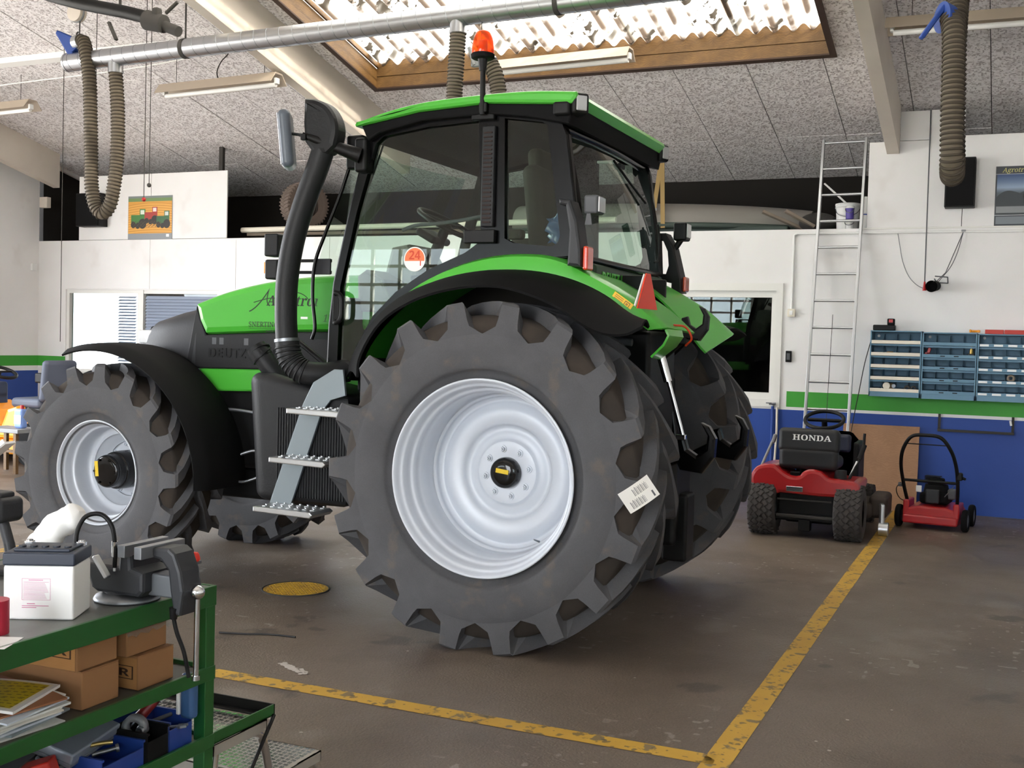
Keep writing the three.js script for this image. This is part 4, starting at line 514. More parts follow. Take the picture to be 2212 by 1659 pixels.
{ const d = decalMat(640, 640, (x, W, H) => { const g = x.createLinearGradient(0, 90, 0, 480); g.addColorStop(0, '#39507c'); g.addColorStop(.35, '#9db2cc'); g.addColorStop(.5, '#5d6770'); g.addColorStop(1, '#3c4246'); x.fillStyle = '#3c4148'; x.fillRect(0, 0, W, H); x.fillStyle = g; x.fillRect(12, 84, W - 24, 440); x.fillStyle = '#3a4146'; x.beginPath(); x.moveTo(12, 330); x.bezierCurveTo(90, 230, 160, 260, 240, 290); x.lineTo(320, 250); x.lineTo(420, 300); x.lineTo(628, 270); x.lineTo(628, 430); x.lineTo(12, 430); x.fill(); x.fillStyle = '#23282c'; x.beginPath(); x.arc(330, 320, 60, 0, 7); x.fill(); x.fillRect(280, 320, 150, 80); x.fillStyle = '#8b8f92'; x.fillRect(12, 430, W - 24, 70); x.fillStyle = '#dfe3e6'; x.fillRect(0, 522, W, 5); x.fillRect(0, 80, W, 4); x.fillStyle = '#d8d480'; x.font = 'italic 66px serif'; x.fillText('Agrotron', 60, 62); x.fillStyle = '#7c838a'; x.fillRect(12, 540, W - 24, 80); });
  const t = thing('poster', 'dark blue poster with handwritten yellow title on the right wall boards', 'poster', [.08, 2.885, zw]); part(t, 'backing', bb(-.215, .38, 2.88, 3.468, zw, zw + .004), m.greyDark); part(t, 'print', sheet(.59, .582, .0825, 3.174, zw + .0055), d); }
put('wall_box', [bb(-12.8, -12.66, 3.35, 3.5, ZB, ZB + .08, .006)], m.beam, 'beige junction box high in the left corner', 'box');
put('wall_switch', [bb(XL, XL + .04, 2.45, 2.55, -12.13, -12.05, .004)], m.white, 'small white thermostat on the left wall near the corner', 'switch');
{ const t = thing('light_switch', 'white switch at the end of the conduit beside the ladder', 'switch', [-2.155, 1.95, zw]); part(t, 'switch_box', bb(-2.195, -2.115, 1.955, 2.04, zw, zw + .045, .006), m.cream); part(t, 'rocker', bb(-2.172, -2.138, 1.975, 2.02, zw + .045, zw + .053, .003), m.white); const t2 = thing('conduit', 'white cable conduit running up from the switch and along the wall', 'conduit', [-2.155, 2.04, zw]); part(t2, 'tube', [cy([-2.155, 2.04, zw + .014], [-2.155, 2.8, zw + .014], .012, .012, 10), tb([[-2.155, 2.79, zw + .014], [-2.15, 2.82, zw + .014], [-2.12, 2.835, zw + .014]], .012, 10, 10), cy([-2.12, 2.835, zw + .014], [XR, 2.82, zw + .014], .012, .012, 10)], m.white); }
{ const t = thing('wall_socket', 'small dark socket plate below the switch beside the window', 'socket', [-2.17, 1.48, zw]); part(t, 'plate', bb(-2.2, -2.14, 1.475, 1.595, zw, zw + .03, .006), m.black); part(t, 'insert', bb(-2.187, -2.153, 1.5, 1.57, zw + .03, zw + .034, .004), m.greyDark); }
put('cable_ledge', bb(-1.5, XR, 2.868, 2.885, ZB, ZB + .012, .003), m.trim, 'thin white ledge strip below the right wall boards', 'trim');
// exhaust nozzle on a wall hook with its cords
{ const t = thing('exhaust_nozzle', 'black round exhaust nozzle hooked on the right wall under its cords', 'nozzle', [-.73, 2.24, zw + .1]);
  part(t, 'nozzle_tube', [cy([-.73, 2.29, zw + .02], [-.76, 2.275, zw + .2], .05, .058, 28, true), cy([-.735, 2.287, zw + .03], [-.737, 2.286, zw + .06], .047, .047, 28)], m.blackMat); part(t, 'handle_frame', tb2([[-.74, 2.385, zw + .05], [-.62, 2.375, zw + .05], [-.615, 2.315, zw + .05], [-.72, 2.32, zw + .05], [-.745, 2.36, zw + .05]], .006), m.greyDark);
  part(t, 'cord', tb2([[-.49, 2.835, zw + .02], [-.64, 2.42, zw + .06], [-.72, 2.33, zw + .1]], .004, 6), m.greyDark); part(t, 'cord', tb([[-.49, 2.835, zw + .02], [-.545, 2.6, zw + .05], [-.6, 2.47, zw + .06], [-.7, 2.33, zw + .1]], .004, 24, 6), m.greyDark); part(t, 'eye_bolt', bx(.04, .02, .03, -.49, 2.84, zw + .015, .004), m.grey); }
{ const t = thing('hanging_cable', 'grey cable hanging from the right ceiling down to the black nozzle', 'cable', [-.84, 2.24, zw + .12]); part(t, 'cable', cy([-.84, 4.05, zw + .05], [-.835, 2.27, zw + .05], .006, .006, 8), m.greyDark); part(t, 'plug', cy([-.835, 2.33, zw + .05], [-.833, 2.24, zw + .05], .008, .02, 12), m.red); part(t, 'cable', tb([[-1.113, 2.82, zw + .012], [-1.09, 2.7, zw + .02], [-1.05, 2.52, zw + .03], [-.98, 2.37, zw + .04], [-.9, 2.29, zw + .05], [-.84, 2.26, zw + .05]], .0045, 30, 6), m.grey); }

// loft: covered boat, tyre, tubes, buckets, straps
{ const t = thing('boat', 'long grey covered boat lying upside down on the loft', 'boat', [-3.1, 2.88, -13]); const rows = []; for (let i = 0; i <= 24; i++) { const u = i / 24, x = -5.6 + 3.5 * u, w = .5 * Math.pow(Math.sin(PI * Math.min(.97, .25 + .72 * u)), .6), h = .3 * (1 - .45 * Math.pow(u, 3)), r = []; for (let j = 0; j <= 16; j++) { const a = PI * j / 16; r.push([x, 2.99 + h * Math.pow(Math.sin(a), .6), -13 + w * Math.cos(a)]); } rows.push(r); } part(t, 'hull', grid(rows, .01), M(0x8b8680, .7)); part(t, 'gunwale', [tb([[-5.6, 2.98, -12.64], [-4.5, 2.985, -12.52], [-3.3, 2.98, -12.55], [-2.1, 2.95, -12.82]], .035, 40, 10), bb(-5.6, -2.3, 2.89, 2.97, -13.3, -12.6, .02)], M(0x3d4a44, .6)); }
{ const t = thing('loft_strap', 'tan webbing strap looped from the ceiling round the boat', 'strap', [-3.75, 2.95, -12.5]); part(t, 'webbing', [tf(bx(.05, .74, .008, 0, 0, 0), -3.78, 3.32, -12.5, 0, 0, -.12), tf(bx(.05, .74, .008, 0, 0, 0), -3.7, 3.32, -12.49, 0, 0, .04)], M(0xa08658, .9)); part(t, 'buckle', bx(.09, .03, .02, -3.8, 3.16, -12.48, .004), m.grey); }
{ const g = tyreGeo({ R: .31, hw: .13, rr0: .19, n: 40, dir: 1, lugW: .02, sweep: .1, lh: .008 }); g.tyre.rotateY(PI / 2 - .5); g.tread.rotateY(PI / 2 - .5); const t = thing('spare_tyre', 'dusty car tyre standing on the loft behind the intake pipe', 'tyre', [-8.72, 2.88, -12.75]); g.tyre.translate(-8.72, 3.36, -12.75); g.tread.translate(-8.72, 3.36, -12.75); part(t, 'tyre', [g.tyre, g.tread], M(0x6d6058, .9)); part(t, 'rim', cy([-8.76, 3.36, -12.75], [-8.7, 3.36, -12.75], .19, .19, 24), m.rope); }
{ const t = thing('stored_tube', 'pale plastic pipe lying along the loft edge left of the cab', 'pipe', [-8, 3.0, -12.5]); part(t, 'pipe', cy([-9.5, 3.01, -12.45], [-4.2, 3.04, -12.36], .035, .035, 16), m.cream); const t2 = thing('stored_board', 'old board lying on the loft below the pale pipe', 'board', [-8, 2.9, -12.6]); part(t2, 'board', bb(-9.4, -5.8, 2.93, 2.97, -12.8, -12.42, .004), M(0x6d6255, .9)); part(t2, 'batten', bb(-9.4, -5.9, 2.88, 2.93, -12.7, -12.6), m.dark); }
for (const [x, w, z, r] of [[-2.35, .5, -12.6, .5], [-2.15, .35, -12.45, .62]]) put('loft_plank', tf(bx(w, .03, .12, 0, 0, 0, .004), x, 3.02, z, 0, .3, -r * .8), M(0x8a7d70, .9), x < -2.2 ? 'grey plank end poking out beside the boat' : 'short plank leaning on the loft left of the ladder', 'plank');
put('dark_sack', tf(new THREE.SphereGeometry(.16, 20, 14), 0, 0, 0).scale(1.3, .7, 1).translate(-1.98, 2.99, -12.62), m.rope, 'dark folded sack on the loft left of the buckets', 'sack');
put('leaning_sheet', tf(bx(.55, .02, .4, 0, 0, 0, .003), -1.72, 3.22, -12.75, 0, 0, -.75), m.board, 'white sheet of board leaning behind the buckets on the loft', 'board');
const bucket = (x, y, z, r, h, mat, lid, label, group) => { const t = thing('bucket', label, 'bucket', [x, y, z], group); part(t, 'pail', lathe([[0, 0], [r * .86, 0], [r * .88, .01], [r * .97, h * .86], [r * 1.05, h * .87], [r * 1.05, h * .9], [r, h * .9], [r, h]], 36).translate(x, y, z), mat); part(t, 'lid', lathe([[0, h + .012], [r * .9, h + .012], [r * 1.04, h + .008], [r * 1.05, h - .015], [r, h - .015]], 36).translate(x, y, z), lid); part(t, 'handle', tb([[x - r, y + h * .85, z + .01], [x - r * .7, y + h * .62, z + r * .85], [x, y + h * .52, z + r * 1.1], [x + r * .7, y + h * .62, z + r * .85], [x + r, y + h * .85, z + .01]], .004, 20, 6), m.steel); return t; };
const bl = decalMat(256, 256, (x, W, H) => { x.fillStyle = '#5a4aa0'; x.fillRect(0, 0, W, H); x.fillStyle = '#e9e7f2'; x.fillRect(0, 0, W, 40); x.fillRect(30, 150, 190, 60); x.fillStyle = '#8d86c4'; x.fillRect(30, 70, 120, 40); });
bucket(-1.655, 2.878, -12.5, .128, .285, m.white, m.white, 'large white bucket with lid on the loft edge behind the ladder');
{ const t = bucket(-1.62, 2.878, -12.37 - .0, .048, .1, m.white, m.white, 'small white tub on the loft edge before the large bucket'); const u = bucket(-1.62, 2.992, -12.37, .045, .13, M(0x5b4ba4, .4), m.white, 'small purple tub standing on the white tub'); }
{ const t = thing('plastic_bottle', 'tall white bottle with blue band on the loft edge right of the buckets', 'bottle', [-1.455, 2.878, -12.25]); part(t, 'bottle', cy([-1.455, 2.878, -12.25], [-1.455, 3.02, -12.25], .038, .038, 24), m.white); part(t, 'band', cy([-1.455, 3.02, -12.25], [-1.455, 3.032, -12.25], .0385, .0385, 24), m.blue); part(t, 'cap', lathe([[0, .18], [.03, .18], [.037, .16], [.037, 0], [0, 0]], 24).translate(-1.455, 3.032, -12.25), m.white); }

// ladder leaning on the wall edge
{ const b = [[-1.915, 0, -11.65], [-1.485, 0, -11.65]], t2 = [[-1.907, 3.83, -12.33], [-1.474, 3.835, -12.33]], t = thing('ladder', 'long aluminium ladder leaning against the loft edge', 'ladder', [-1.69, 0, -11.65]);
  for (const i of [0, 1]) { const a = V(...b[i]), c = V(...t2[i]), d = c.clone().sub(a), g = bx(.028, d.length(), .06, 0, 0, 0, .004); g.applyQuaternion(new THREE.Quaternion().setFromUnitVectors(UPV, d.clone().normalize())); g.translate((a.x + c.x) / 2, (a.y + c.y) / 2, (a.z + c.z) / 2); part(t, 'rail', g, m.alu); }
  for (let k = 0; k < 14; k++) { const u = (k + .62) / 13.75, P = (i) => b[i].map((v, j) => v + (t2[i][j] - v) * u); if (u < 1) part(t, 'rung', cy(P(0), P(1), .014, .014, 12), m.alu); }
  part(t, 'pull_rope', cy([-1.7, 1.98, -11.98], [-1.7, .75, -11.76], .003, .003, 6), m.rope); }

// ---------- parts cabinets ----------
function cabinet(x0, x1, y0, y1, label, style) {
  const t = thing('parts_cabinet', label, 'cabinet', [(x0 + x1) / 2, y0, zw + .12], 'wall-hung parts cabinets'), d = .24, w = x1 - x0, z0 = zw, z1 = zw + d, mt = m.greyBlue;
  part(t, 'back', bb(x0, x1, y0, y1, z0, z0 + .006), mt); part(t, 'side', bb(x0, x0 + .012, y0, y1, z0, z1, .002), mt); part(t, 'side', bb(x1 - .012, x1, y0, y1, z0, z1, .002), mt); part(t, 'top', bb(x0, x1, y1 - .012, y1, z0, z1, .002), mt); part(t, 'bottom', bb(x0, x1, y0, y0 + .05, z0, z1, .002), mt);
  const n = 5, H = (y1 - y0 - .06) / n;
  for (let k = 0; k < n; k++) { const y = y0 + .05 + k * H; part(t, 'shelf', extZ([[0, 0]].length ? [[-z0, y + .03], [-z1 + .005, y], [-z1 + .005, y + .008], [-z0, y + .04]] : 0, x0 + .012, x1 - .012).rotateY(PI / 2), mt);
    part(t, 'shelf_lip', bb(x0 + .012, x1 - .012, y, y + .034, z1 - .008, z1, .002), style === 0 ? m.cream : mt, style === 0 ? 'cream wooden lip' : undefined);
    for (let j = 1; j < 4; j++) { const x = x0 + w * j / 4; part(t, 'divider', extZ([[-z0 - .006, y + .03], [-z1 + .01, y + .006], [-z1 + .01, y + .04], [-z0 - .08, y + .1], [-z0 - .006, y + .1]], x - .002, x + .002).rotateY(PI / 2), mt); }
    if (style === 2 ) for (let j = 0; j < 4; j++) part(t, 'card_label', bb(x0 + w * (j + .14) / 4, x0 + w * (j + .78) / 4, y + .008, y + .028, z1, z1 + .002), m.white);
    if (style === 1 && k < 4) for (const j of [1, 2]) part(t, 'label_slot', bb(x0 + w * (j + .35) / 4, x0 + w * (j + .7) / 4, y + .012, y + .022, z1, z1 + .001), m.black);
    if (k < n - 1) part(t, 'shelf_shadow_gap', bb(x0 + .012, x1 - .012, y + H - .02, y + H - .004, z1 - .02, z1 - .016), mt).name = 'shelf_edge'; }
  return t; }
cabinet(-1.318, -.826, 1.16, 1.826, 'left wall cabinet of small-parts trays with cream shelf lips', 0);
cabinet(-.82, -.315, 1.155, 1.818, 'middle blue-grey wall cabinet of small-parts trays, no labels', 1);
cabinet(-.309, .2, 1.155, 1.812, 'right blue-grey wall cabinet with white card labels', 2);
{ const z = zw + .12; // things in and on the cabinets
  const t = thing('charger', 'black tool charger with a battery on top of the left cabinet', 'charger', [-1.2, 1.826, z]); part(t, 'body', bb(-1.305, -1.09, 1.827, 1.885, z - .06, z + .06, .01), m.black); part(t, 'battery_pack', bb(-1.17, -1.1, 1.885, 1.95, z - .035, z + .035, .008), m.blackMat); part(t, 'red_patch', bb(-1.155, -1.115, 1.91, 1.94, z + .035, z + .037), m.red);
  put('orange_tool', [cy([-.39, 1.838, z], [-.3, 1.838, z], .012, .012, 10), bx(.03, .025, .03, -.31, 1.838, z, .006), bx(.02, .03, .03, -.385, 1.84, z, .006)], m.orange, 'small orange hand tool on top of the middle cabinet', 'tool');
  for (const [a, b] of [[-.25, -.082], [-.076, .1]]) put('red_box', bb(a, b, 1.813, 1.856, z - .06, z + .06, .003), M(0xc0352b, .5), a < -.2 ? 'flat red box on the right cabinet, beside the orange tool' : 'flat red box on the right cabinet at the picture edge', 'box');
  const g = thing('brass_fitting', 'tall brass valve standing on a shelf of the middle cabinet', 'fitting', [-.36, 1.6, zw + .2]); part(g, 'body', [cy([-.365, 1.59, zw + .19], [-.365, 1.66, zw + .19], .022, .016, 12), cy([-.365, 1.66, zw + .19], [-.365, 1.7, zw + .19], .009, .009, 10)], M(0xa78c4e, .35, .8)); part(g, 'base', bx(.06, .03, .05, -.37, 1.6, zw + .19, .006), m.rope);
  put('red_fitting', [tf(bx(.03, .07, .03, 0, 0, 0, .006), -.76, 1.63, zw + .19, 0, 0, -.3), bx(.04, .02, .03, -.775, 1.61, zw + .19, .004)], m.red, 'small red fitting on the second shelf of the middle cabinet', 'fitting');
  const pump = thing('round_fitting', 'round metal pulley with yellow face on the bottom left shelf', 'fitting', [-1.15, 1.24, zw + .19]); part(pump, 'wheel', cy([-1.15, 1.27, zw + .16], [-1.15, 1.27, zw + .21], .035, .035, 20), m.cream); part(pump, 'housing', bx(.09, .06, .05, -1.13, 1.265, zw + .14, .01), M(0x8b6a44, .6)); part(pump, 'stub', cy([-1.08, 1.27, zw + .15], [-1.08, 1.27, zw + .21], .02, .02, 14), m.steel);
  for (const [x, y, s, l] of [[-.95, 1.25, 1, 'dark bearing on the bottom shelf of the left cabinet, left of another'], [-.89, 1.25, .9, 'dark bearing on the bottom shelf of the left cabinet, next to the side'], [-.0, 1.385, 1.2, 'grey-brown coupling on a shelf of the right cabinet']]) put('bearing', new THREE.TorusGeometry(.022 * s, .011 * s, 8, 20).translate(x, y, zw + .2), x > -.5 ? M(0x7a6e60, .6) : m.rope, l, 'bearing');
  for (const [x, y, l] of [[-1.13, 1.595, 'brown parts carton in the second tray of the left cabinet'], [-1.02, 1.585, 'flat brown carton in the third tray of the left cabinet']]) put('carton', bx(x > -1.1 ? .12 : .06, x > -1.1 ? .02 : .045, .05, x, y, zw + .17, .003), M(0x7d6038, .8), l, 'carton');
  for (const x of [-1.26, -.765, -.255]) put('round_label', cy([x, 1.775, zw + .0062], [x, 1.775, zw + .009], .014, .014, 18), m.white, x < -1 ? 'white round label inside the top of the left cabinet' : x < -.5 ? 'white round label inside the top of the middle cabinet' : 'white round label inside the top of the right cabinet', 'label'); }
{ const t = thing('wall_rack', 'empty dark metal hanging rail on the blue wall behind the push mower', 'rack', [-.3, .83, zw + .06]); part(t, 'rail', bb(-.65, .05, .83, .855, zw + .1, zw + .125, .003), m.rope); for (const x of [-.645, .035]) part(t, 'bracket', [bb(x - .012, x + .012, .84, 1.0, zw, zw + .012), bb(x - .01, x + .01, .83, .86, zw, zw + .12, .003)], m.rope); part(t, 'tag', bx(.02, .05, .003, .015, .94, zw + .02, 0, 0, 0, .2), m.white); }
{ const t = thing('water_pipe', 'blue painted water pipe with a tap below the dark window', 'pipe', [-2.32, 0, zw + .03]); part(t, 'pipe', cy([-2.31, 0, zw + .03], [-2.315, 1.0, zw + .03], .016, .016, 14), m.blue); part(t, 'tap', [cy([-2.315, 1.0, zw + .03], [-2.315, 1.03, zw + .03], .018), cy([-2.35, 1.025, zw + .05], [-2.28, 1.03, zw + .05], .012), bx(.06, .012, .02, -2.35, 1.035, zw + .07, .004)], m.steel); part(t, 'drain_tube', tb([[-2.27, .99, zw + .03], [-2.265, .7, zw + .03], [-2.275, .4, zw + .035], [-2.27, .05, zw + .03]], .012, 20, 10), m.cream); }
{ const g = bx(.75, .865, .012, 0, 0, 0, .002); tf(g, -1.2, .43, -12.1, -.12, 0, 0); put('hardboard_sheet', g, m.ply, 'brown hardboard sheet leaning on the blue wall behind the ladder', 'board'); }
put('cabinet_cable', tb([[-1.32, 1.75, zw + .1], [-1.38, 1.5, zw + .08], [-1.43, 1.2, zw + .06], [-1.47, .95, zw + .06], [-1.5, .7, zw + .1]], .005, 30, 6), m.rope, 'thin dark cable hanging from the left cabinet', 'cable');
// drain cover with raised pattern
{ const t = thing('drain_cover', 'round yellow manhole cover set in the floor beside the rear wheel', 'manhole cover', [-4.125, 0, -6.02]); const s = .205; part(t, 'disc', cy([-4.125, -.01, -6.02], [-4.125, .004, -6.02], s, s, 48), M(0xffffff, .7, 0, { map: tex(256, (u, v) => mix(hx(0xd2a93c), hx(0xa88644), ss(.45, .7, fbm(u, v, 8, 4, 191))), .4) })); part(t, 'rim', new THREE.TorusGeometry(s + .006, .006, 8, 64).rotateX(PI / 2).translate(-4.125, .002, -6.02), m.rope);
  const g = []; for (let i = -7; i <= 7; i++) for (let j = -7; j <= 7; j++) if (i * i + j * j < 52) g.push(bx(.018, .006, .007, -4.125 + i * .026, .005, -6.02 + j * .026, .0015, 0, ((i + j) % 2 ? 1 : -1) * .8)); part(t, 'tread_bar', g, M(0xd3a62b, .6), 'raised yellow tread bars').userData.kind = 'stuff'; }
// tag on the rear tyre
{ const d = decalMat(256, 384, (x, W, H) => { x.fillStyle = '#f1eee8'; x.fillRect(0, 0, W, H); x.fillStyle = '#5a5a60'; for (let r = 0; r < 2; r++) for (let k = 0; k < 15; k++) x.fillRect(24 + r * 110, 150 + r * -90 + k * 12, 70 + (k * 37) % 24, 3 + (k % 3) * 2); x.fillRect(20, 40, 70, 20); });
  const rows = [], n = 10; for (let i = 0; i <= n; i++) { const r = []; for (let j = 0; j <= 4; j++) { const u = i / n - .5, v = j / 4 - .5; r.push([u * .17, v * .115, -.06 * u * u]); } rows.push(r); } let g = grid(rows); const uv = []; for (let i = 0; i <= n; i++) for (let j = 0; j <= 4; j++) uv.push(j / 4, i / n); g.setAttribute('uv', new THREE.Float32BufferAttribute(uv, 2)); g.userData.keepUV = true; g.rotateZ(.62); g.rotateY(.45); g.translate(-1.61, .9, -5.2);
  put('paper_tag', g, d, 'white printed paper tag stuck to the rear tyre tread', 'label'); }
// ---------- mowers ----------
// ride-on mower seen from behind: own coordinates, front towards -z, origin on the floor under the rear axle
{ const t = local('ride_on_mower', 'red ride-on mower with black seat, seen from behind at the blue wall', 'mower', [-1.57, 0, -9.95], 0);
  const tg = (R, hw, n) => { const g = [latheZ(smooth([[R * .5, hw * .9], [R * .62, hw], [R * .85, hw], [R * .96, hw * .86], [R, hw * .6], [R, 0], [R, -hw * .6], [R * .96, -hw * .86], [R * .85, -hw], [R * .62, -hw], [R * .5, -hw * .9]], 40).map((p) => [p[0], p[1]]).reverse(), 56)];
    for (let k = 0; k < n; k++) for (let j = -2; j <= 2; j++) { const a = (k + (j % 2 ? .5 : 0)) / n * 2 * PI, b = bx(R * .2, .02, hw * .3, 0, 0, 0, .003); b.rotateY((j % 2 ? 1 : -1) * .6); b.rotateX(0); b.translate(0, R + .002 - Math.abs(j) * .0035, j * hw * .36); b.rotateZ(a); g.push(b); } g.forEach((q) => q.rotateY(PI / 2)); return join(g); };
  const big = tg(.235, .115, 26), small = tg(.175, .075, 22);
  const mR = M(0xffffff, .85, 0, { map: rubT, color: 0xcfc4b8 });
  const W = (x, z, g, r, n) => { const w = partG(t, n, x, r, z); part(w, 'tyre', g, mR); part(w, 'rim', cy([-.085, 0, 0], [.085, 0, 0], r * .52, r * .52, 28), m.grey); };
  W(-.36, 0, big, .235, 'rear_wheel'); W(.36, 0, big, .235, 'rear_wheel'); W(-.34, -1.2, small, .175, 'front_wheel'); W(.36, -1.2, small, .175, 'front_wheel');
  const tail = smooth([[-.46, .4], [-.475, .5], [-.44, .57], [-.4, .6], [-.27, .615], [-.22, .58], [-.14, .53], [-.06, .53], [.0, .575], [.06, .59], [.13, .575], [.19, .53], [.28, .52], [.42, .5], [.45, .45], [.43, .4]], 60).map((p) => [p[0], p[1]]);
  part(t, 'rear_body', [extZ([...tail, [.4, .37], [.12, .365], [-.22, .375], [-.24, .365], [-.44, .37]], .12, -.35, .03), bb(-.46, .44, .42, .5, -.5, .0, .03)], MP(0xa3161b, .32, 0, { clearcoat: .5, clearcoatRoughness: .15 }));
  for (const [x, y] of [[-.34, .52], [.05, .5]]) part(t, 'body_bulge', tf(new THREE.SphereGeometry(.1, 20, 14).scale(1.05, .9, .25), x, y + .005, .095), MP(0xa3161b, .3, 0, { clearcoat: .5 }));
  part(t, 'reflector', bb(.0, .11, .39, .425, .105, .118, .004), M(0xff2b12, .2)); part(t, 'rear_plate', bb(-.16, -.02, .395, .44, .115, .128, .004), m.chrome);
  part(t, 'frame', [bb(-.24, .25, .16, .4, -.05, .06, .02), bb(-.26, .26, .14, .2, .0, .1, .015), bb(-.05, .05, .06, .16, .03, .12, .01), bb(-.2, .2, .1, .35, -1.1, -.1, .02)], m.black);
  part(t, 'tow_bar', [bb(-.24, .24, .17, .195, .1, .13, .006), bb(-.24, .22, .315, .33, .09, .1, .003)], m.rope);
  part(t, 'seat_back', [tf(bx(.52, .21, .1, 0, 0, 0, .045), -.0, .83, -.0, -.12, 0, 0), tf(bx(.5, .2, .13, 0, 0, 0, .05), .0, .68, -.01, .05, 0, 0)], M(0x1b1c1f, .55)); part(t, 'seat_cushion', tf(bx(.48, .12, .42, 0, 0, 0, .05), 0, .63, -.24, 0, 0, 0), M(0x1b1c1f, .55)); part(t, 'seat_spring', [cy([-.08, .52, -.05], [-.08, .6, -.05], .03, .03, 14), bx(.09, .06, .06, -.1, .53, .02, .01)], m.black);
  part(t, 'lettering', tf(txt('HONDA', .048, .004, 0, 0, 0, serif, 0, 1.25), -.135, .835, .05, -.12, 0, 0), m.white, 'white lettering on the seat back');
  part(t, 'steering_wheel', tf(new THREE.TorusGeometry(.17, .017, 12, 48).rotateX(PI / 2), .03, .98, -.62, .42, 0, 0), m.black); part(t, 'steering_column', [cy([.03, .97, -.62], [.03, .65, -.78], .025, .03, 14), tf(bx(.3, .03, .03, 0, 0, 0, .01), .03, .975, -.62, .42, 0, 0)], m.black);
  part(t, 'bonnet', extZ([[-.5, .46], [-.55, .84], [-.72, .88], [-1.2, .78], [-1.34, .66], [-1.36, .4], [-.55, .4]], -.24, .24, .05).rotateY(-PI / 2).scale(-1, 1, 1).translate(.05, 0, 0).scale(1, 1, 1), MP(0xb3181c, .3, 0, { clearcoat: .5 }));
  part(t, 'dash_panel', [bx(.46, .16, .1, .05, .78, -.56, .03)], M(0x23273a, .5)); part(t, 'engine_side', bb(.2, .34, .42, .78, -1.1, -.66, .03), m.black);
  part(t, 'mower_deck', [bb(-.5, .5, .14, .28, -.95, -.35, .05), bb(.46, .62, .14, .34, -.9, -.45, .04)], M(0x3a2f28, .7)); part(t, 'discharge_flap', bx(.04, .22, .1, .58, .17, -.42, .015, 0, .2, 0), m.alu); part(t, 'deck_roller', cy([.56, .06, -.4], [.64, .06, -.4], .06, .06, 20), m.alu);
  part(t, 'deck_lever', [tb([[.33, .5, -.05], [.37, .6, -.12], [.42, .74, -.22], [.43, .9, -.24]], .012, 24, 10), cy([.4, .68, -.18], [.435, .8, -.23], .02, .02, 12)], m.black); part(t, 'lever_shaft', cy([.32, .48, -.04], [.385, .66, -.16], .011, .011, 10), m.alu);
  part(t, 'fuel_cap', cy([.27, .5, -.02], [.27, .59, -.02], .055, .05, 24), m.plastic); part(t, 'gear_lever', [cy([-.42, .58, -.1], [-.36, .78, -.22], .012, .012, 10), tf(bx(.035, .09, .03, 0, 0, 0, .012), -.345, .81, -.24, 0, 0, -.3)], m.grey);
}
// push mower
{ const t = local('push_mower', 'red push mower with black handle standing at the blue wall', 'mower', [-.6, 0, -11.15], -.12);
  const redM = MP(0xb01c20, .35, 0, { clearcoat: .4 });
  part(t, 'deck', [extZ([[-.23, .05], [-.24, .12], [-.2, .19], [-.12, .21], [.12, .21], [.2, .19], [.24, .12], [.23, .05]], .2, -.32, .02), bb(-.24, .24, .05, .13, .14, .24, .02)], redM); part(t, 'deck_corner', bb(-.245, -.19, .1, .26, -.05, .2, .015), redM); part(t, 'deck_corner', bb(.19, .245, .1, .25, -.05, .2, .015), redM);
  for (const [x, z] of [[-.29, .12], [.29, .12], [-.28, -.3], [.28, -.3]]) { const w = partG(t, 'wheel', x, .1, z); part(w, 'tyre', [latheZ(smooth([[.06, .024], [.09, .026], [.1, .016], [.1, -.016], [.09, -.026], [.06, -.024]], 20).map((p) => [p[0], p[1]]).reverse(), 36).rotateY(PI / 2)], m.blackMat); part(w, 'hub', cy([-.02, 0, 0], [.02, 0, 0], .062, .062, 24), m.greyDark); }
  part(t, 'engine', [bx(.26, .1, .26, 0, .27, -.06, .03), cy([0, .3, -.06], [0, .39, -.06], .12, .1, 28), bx(.1, .12, .08, .01, .3, .09, .02), bx(.14, .07, .1, .0, .42, -.04, .02)], m.blackMat); part(t, 'starter_cover', bx(.12, .13, .03, .0, .3, .14, .02), m.charcoal); part(t, 'engine_label', bx(.05, .06, .01, -.14, .35, .04, .003), m.white); part(t, 'air_filter', bx(.07, .1, .08, .15, .32, .02, .02), m.greyDark);
  for (let k = 0; k < 4; k++) part(t, 'cooling_fin', bx(.14, .006, .1, -.03, .425 + k * .014, -.04, .002), m.black);
  part(t, 'handle', [tb([[-.21, .18, .1], [-.235, .42, .26], [-.235, .62, .4], [-.2, .76, .48], [-.12, .87, .53], [0, .885, .54], [.12, .87, .53], [.2, .76, .48], [.235, .62, .4], [.235, .42, .26], [.21, .18, .1]], .016, 90, 12), cy([-.235, .45, .28], [.235, .45, .28], .013, .013, 12), cy([-.17, .8, .5], [.17, .8, .5], .005, .005, 8)], m.black);
  part(t, 'throttle', [bx(.05, .07, .05, .26, .52, .33, .012), cy([.26, .52, .33], [.31, .5, .34], .012, .012, 10)], m.black); part(t, 'clamp_knob', cy([-.25, .4, .25], [-.28, .4, .25], .02, .02, 14), m.greyDark); part(t, 'control_cable', tb([[-.26, .42, .26], [-.3, .36, .24], [-.28, .26, .16], [-.2, .22, .08]], .004, 24, 6), m.black); part(t, 'pull_cord', cy([.21, .43, .27], [.1, .3, .1], .003, .003, 6), m.grey);
}
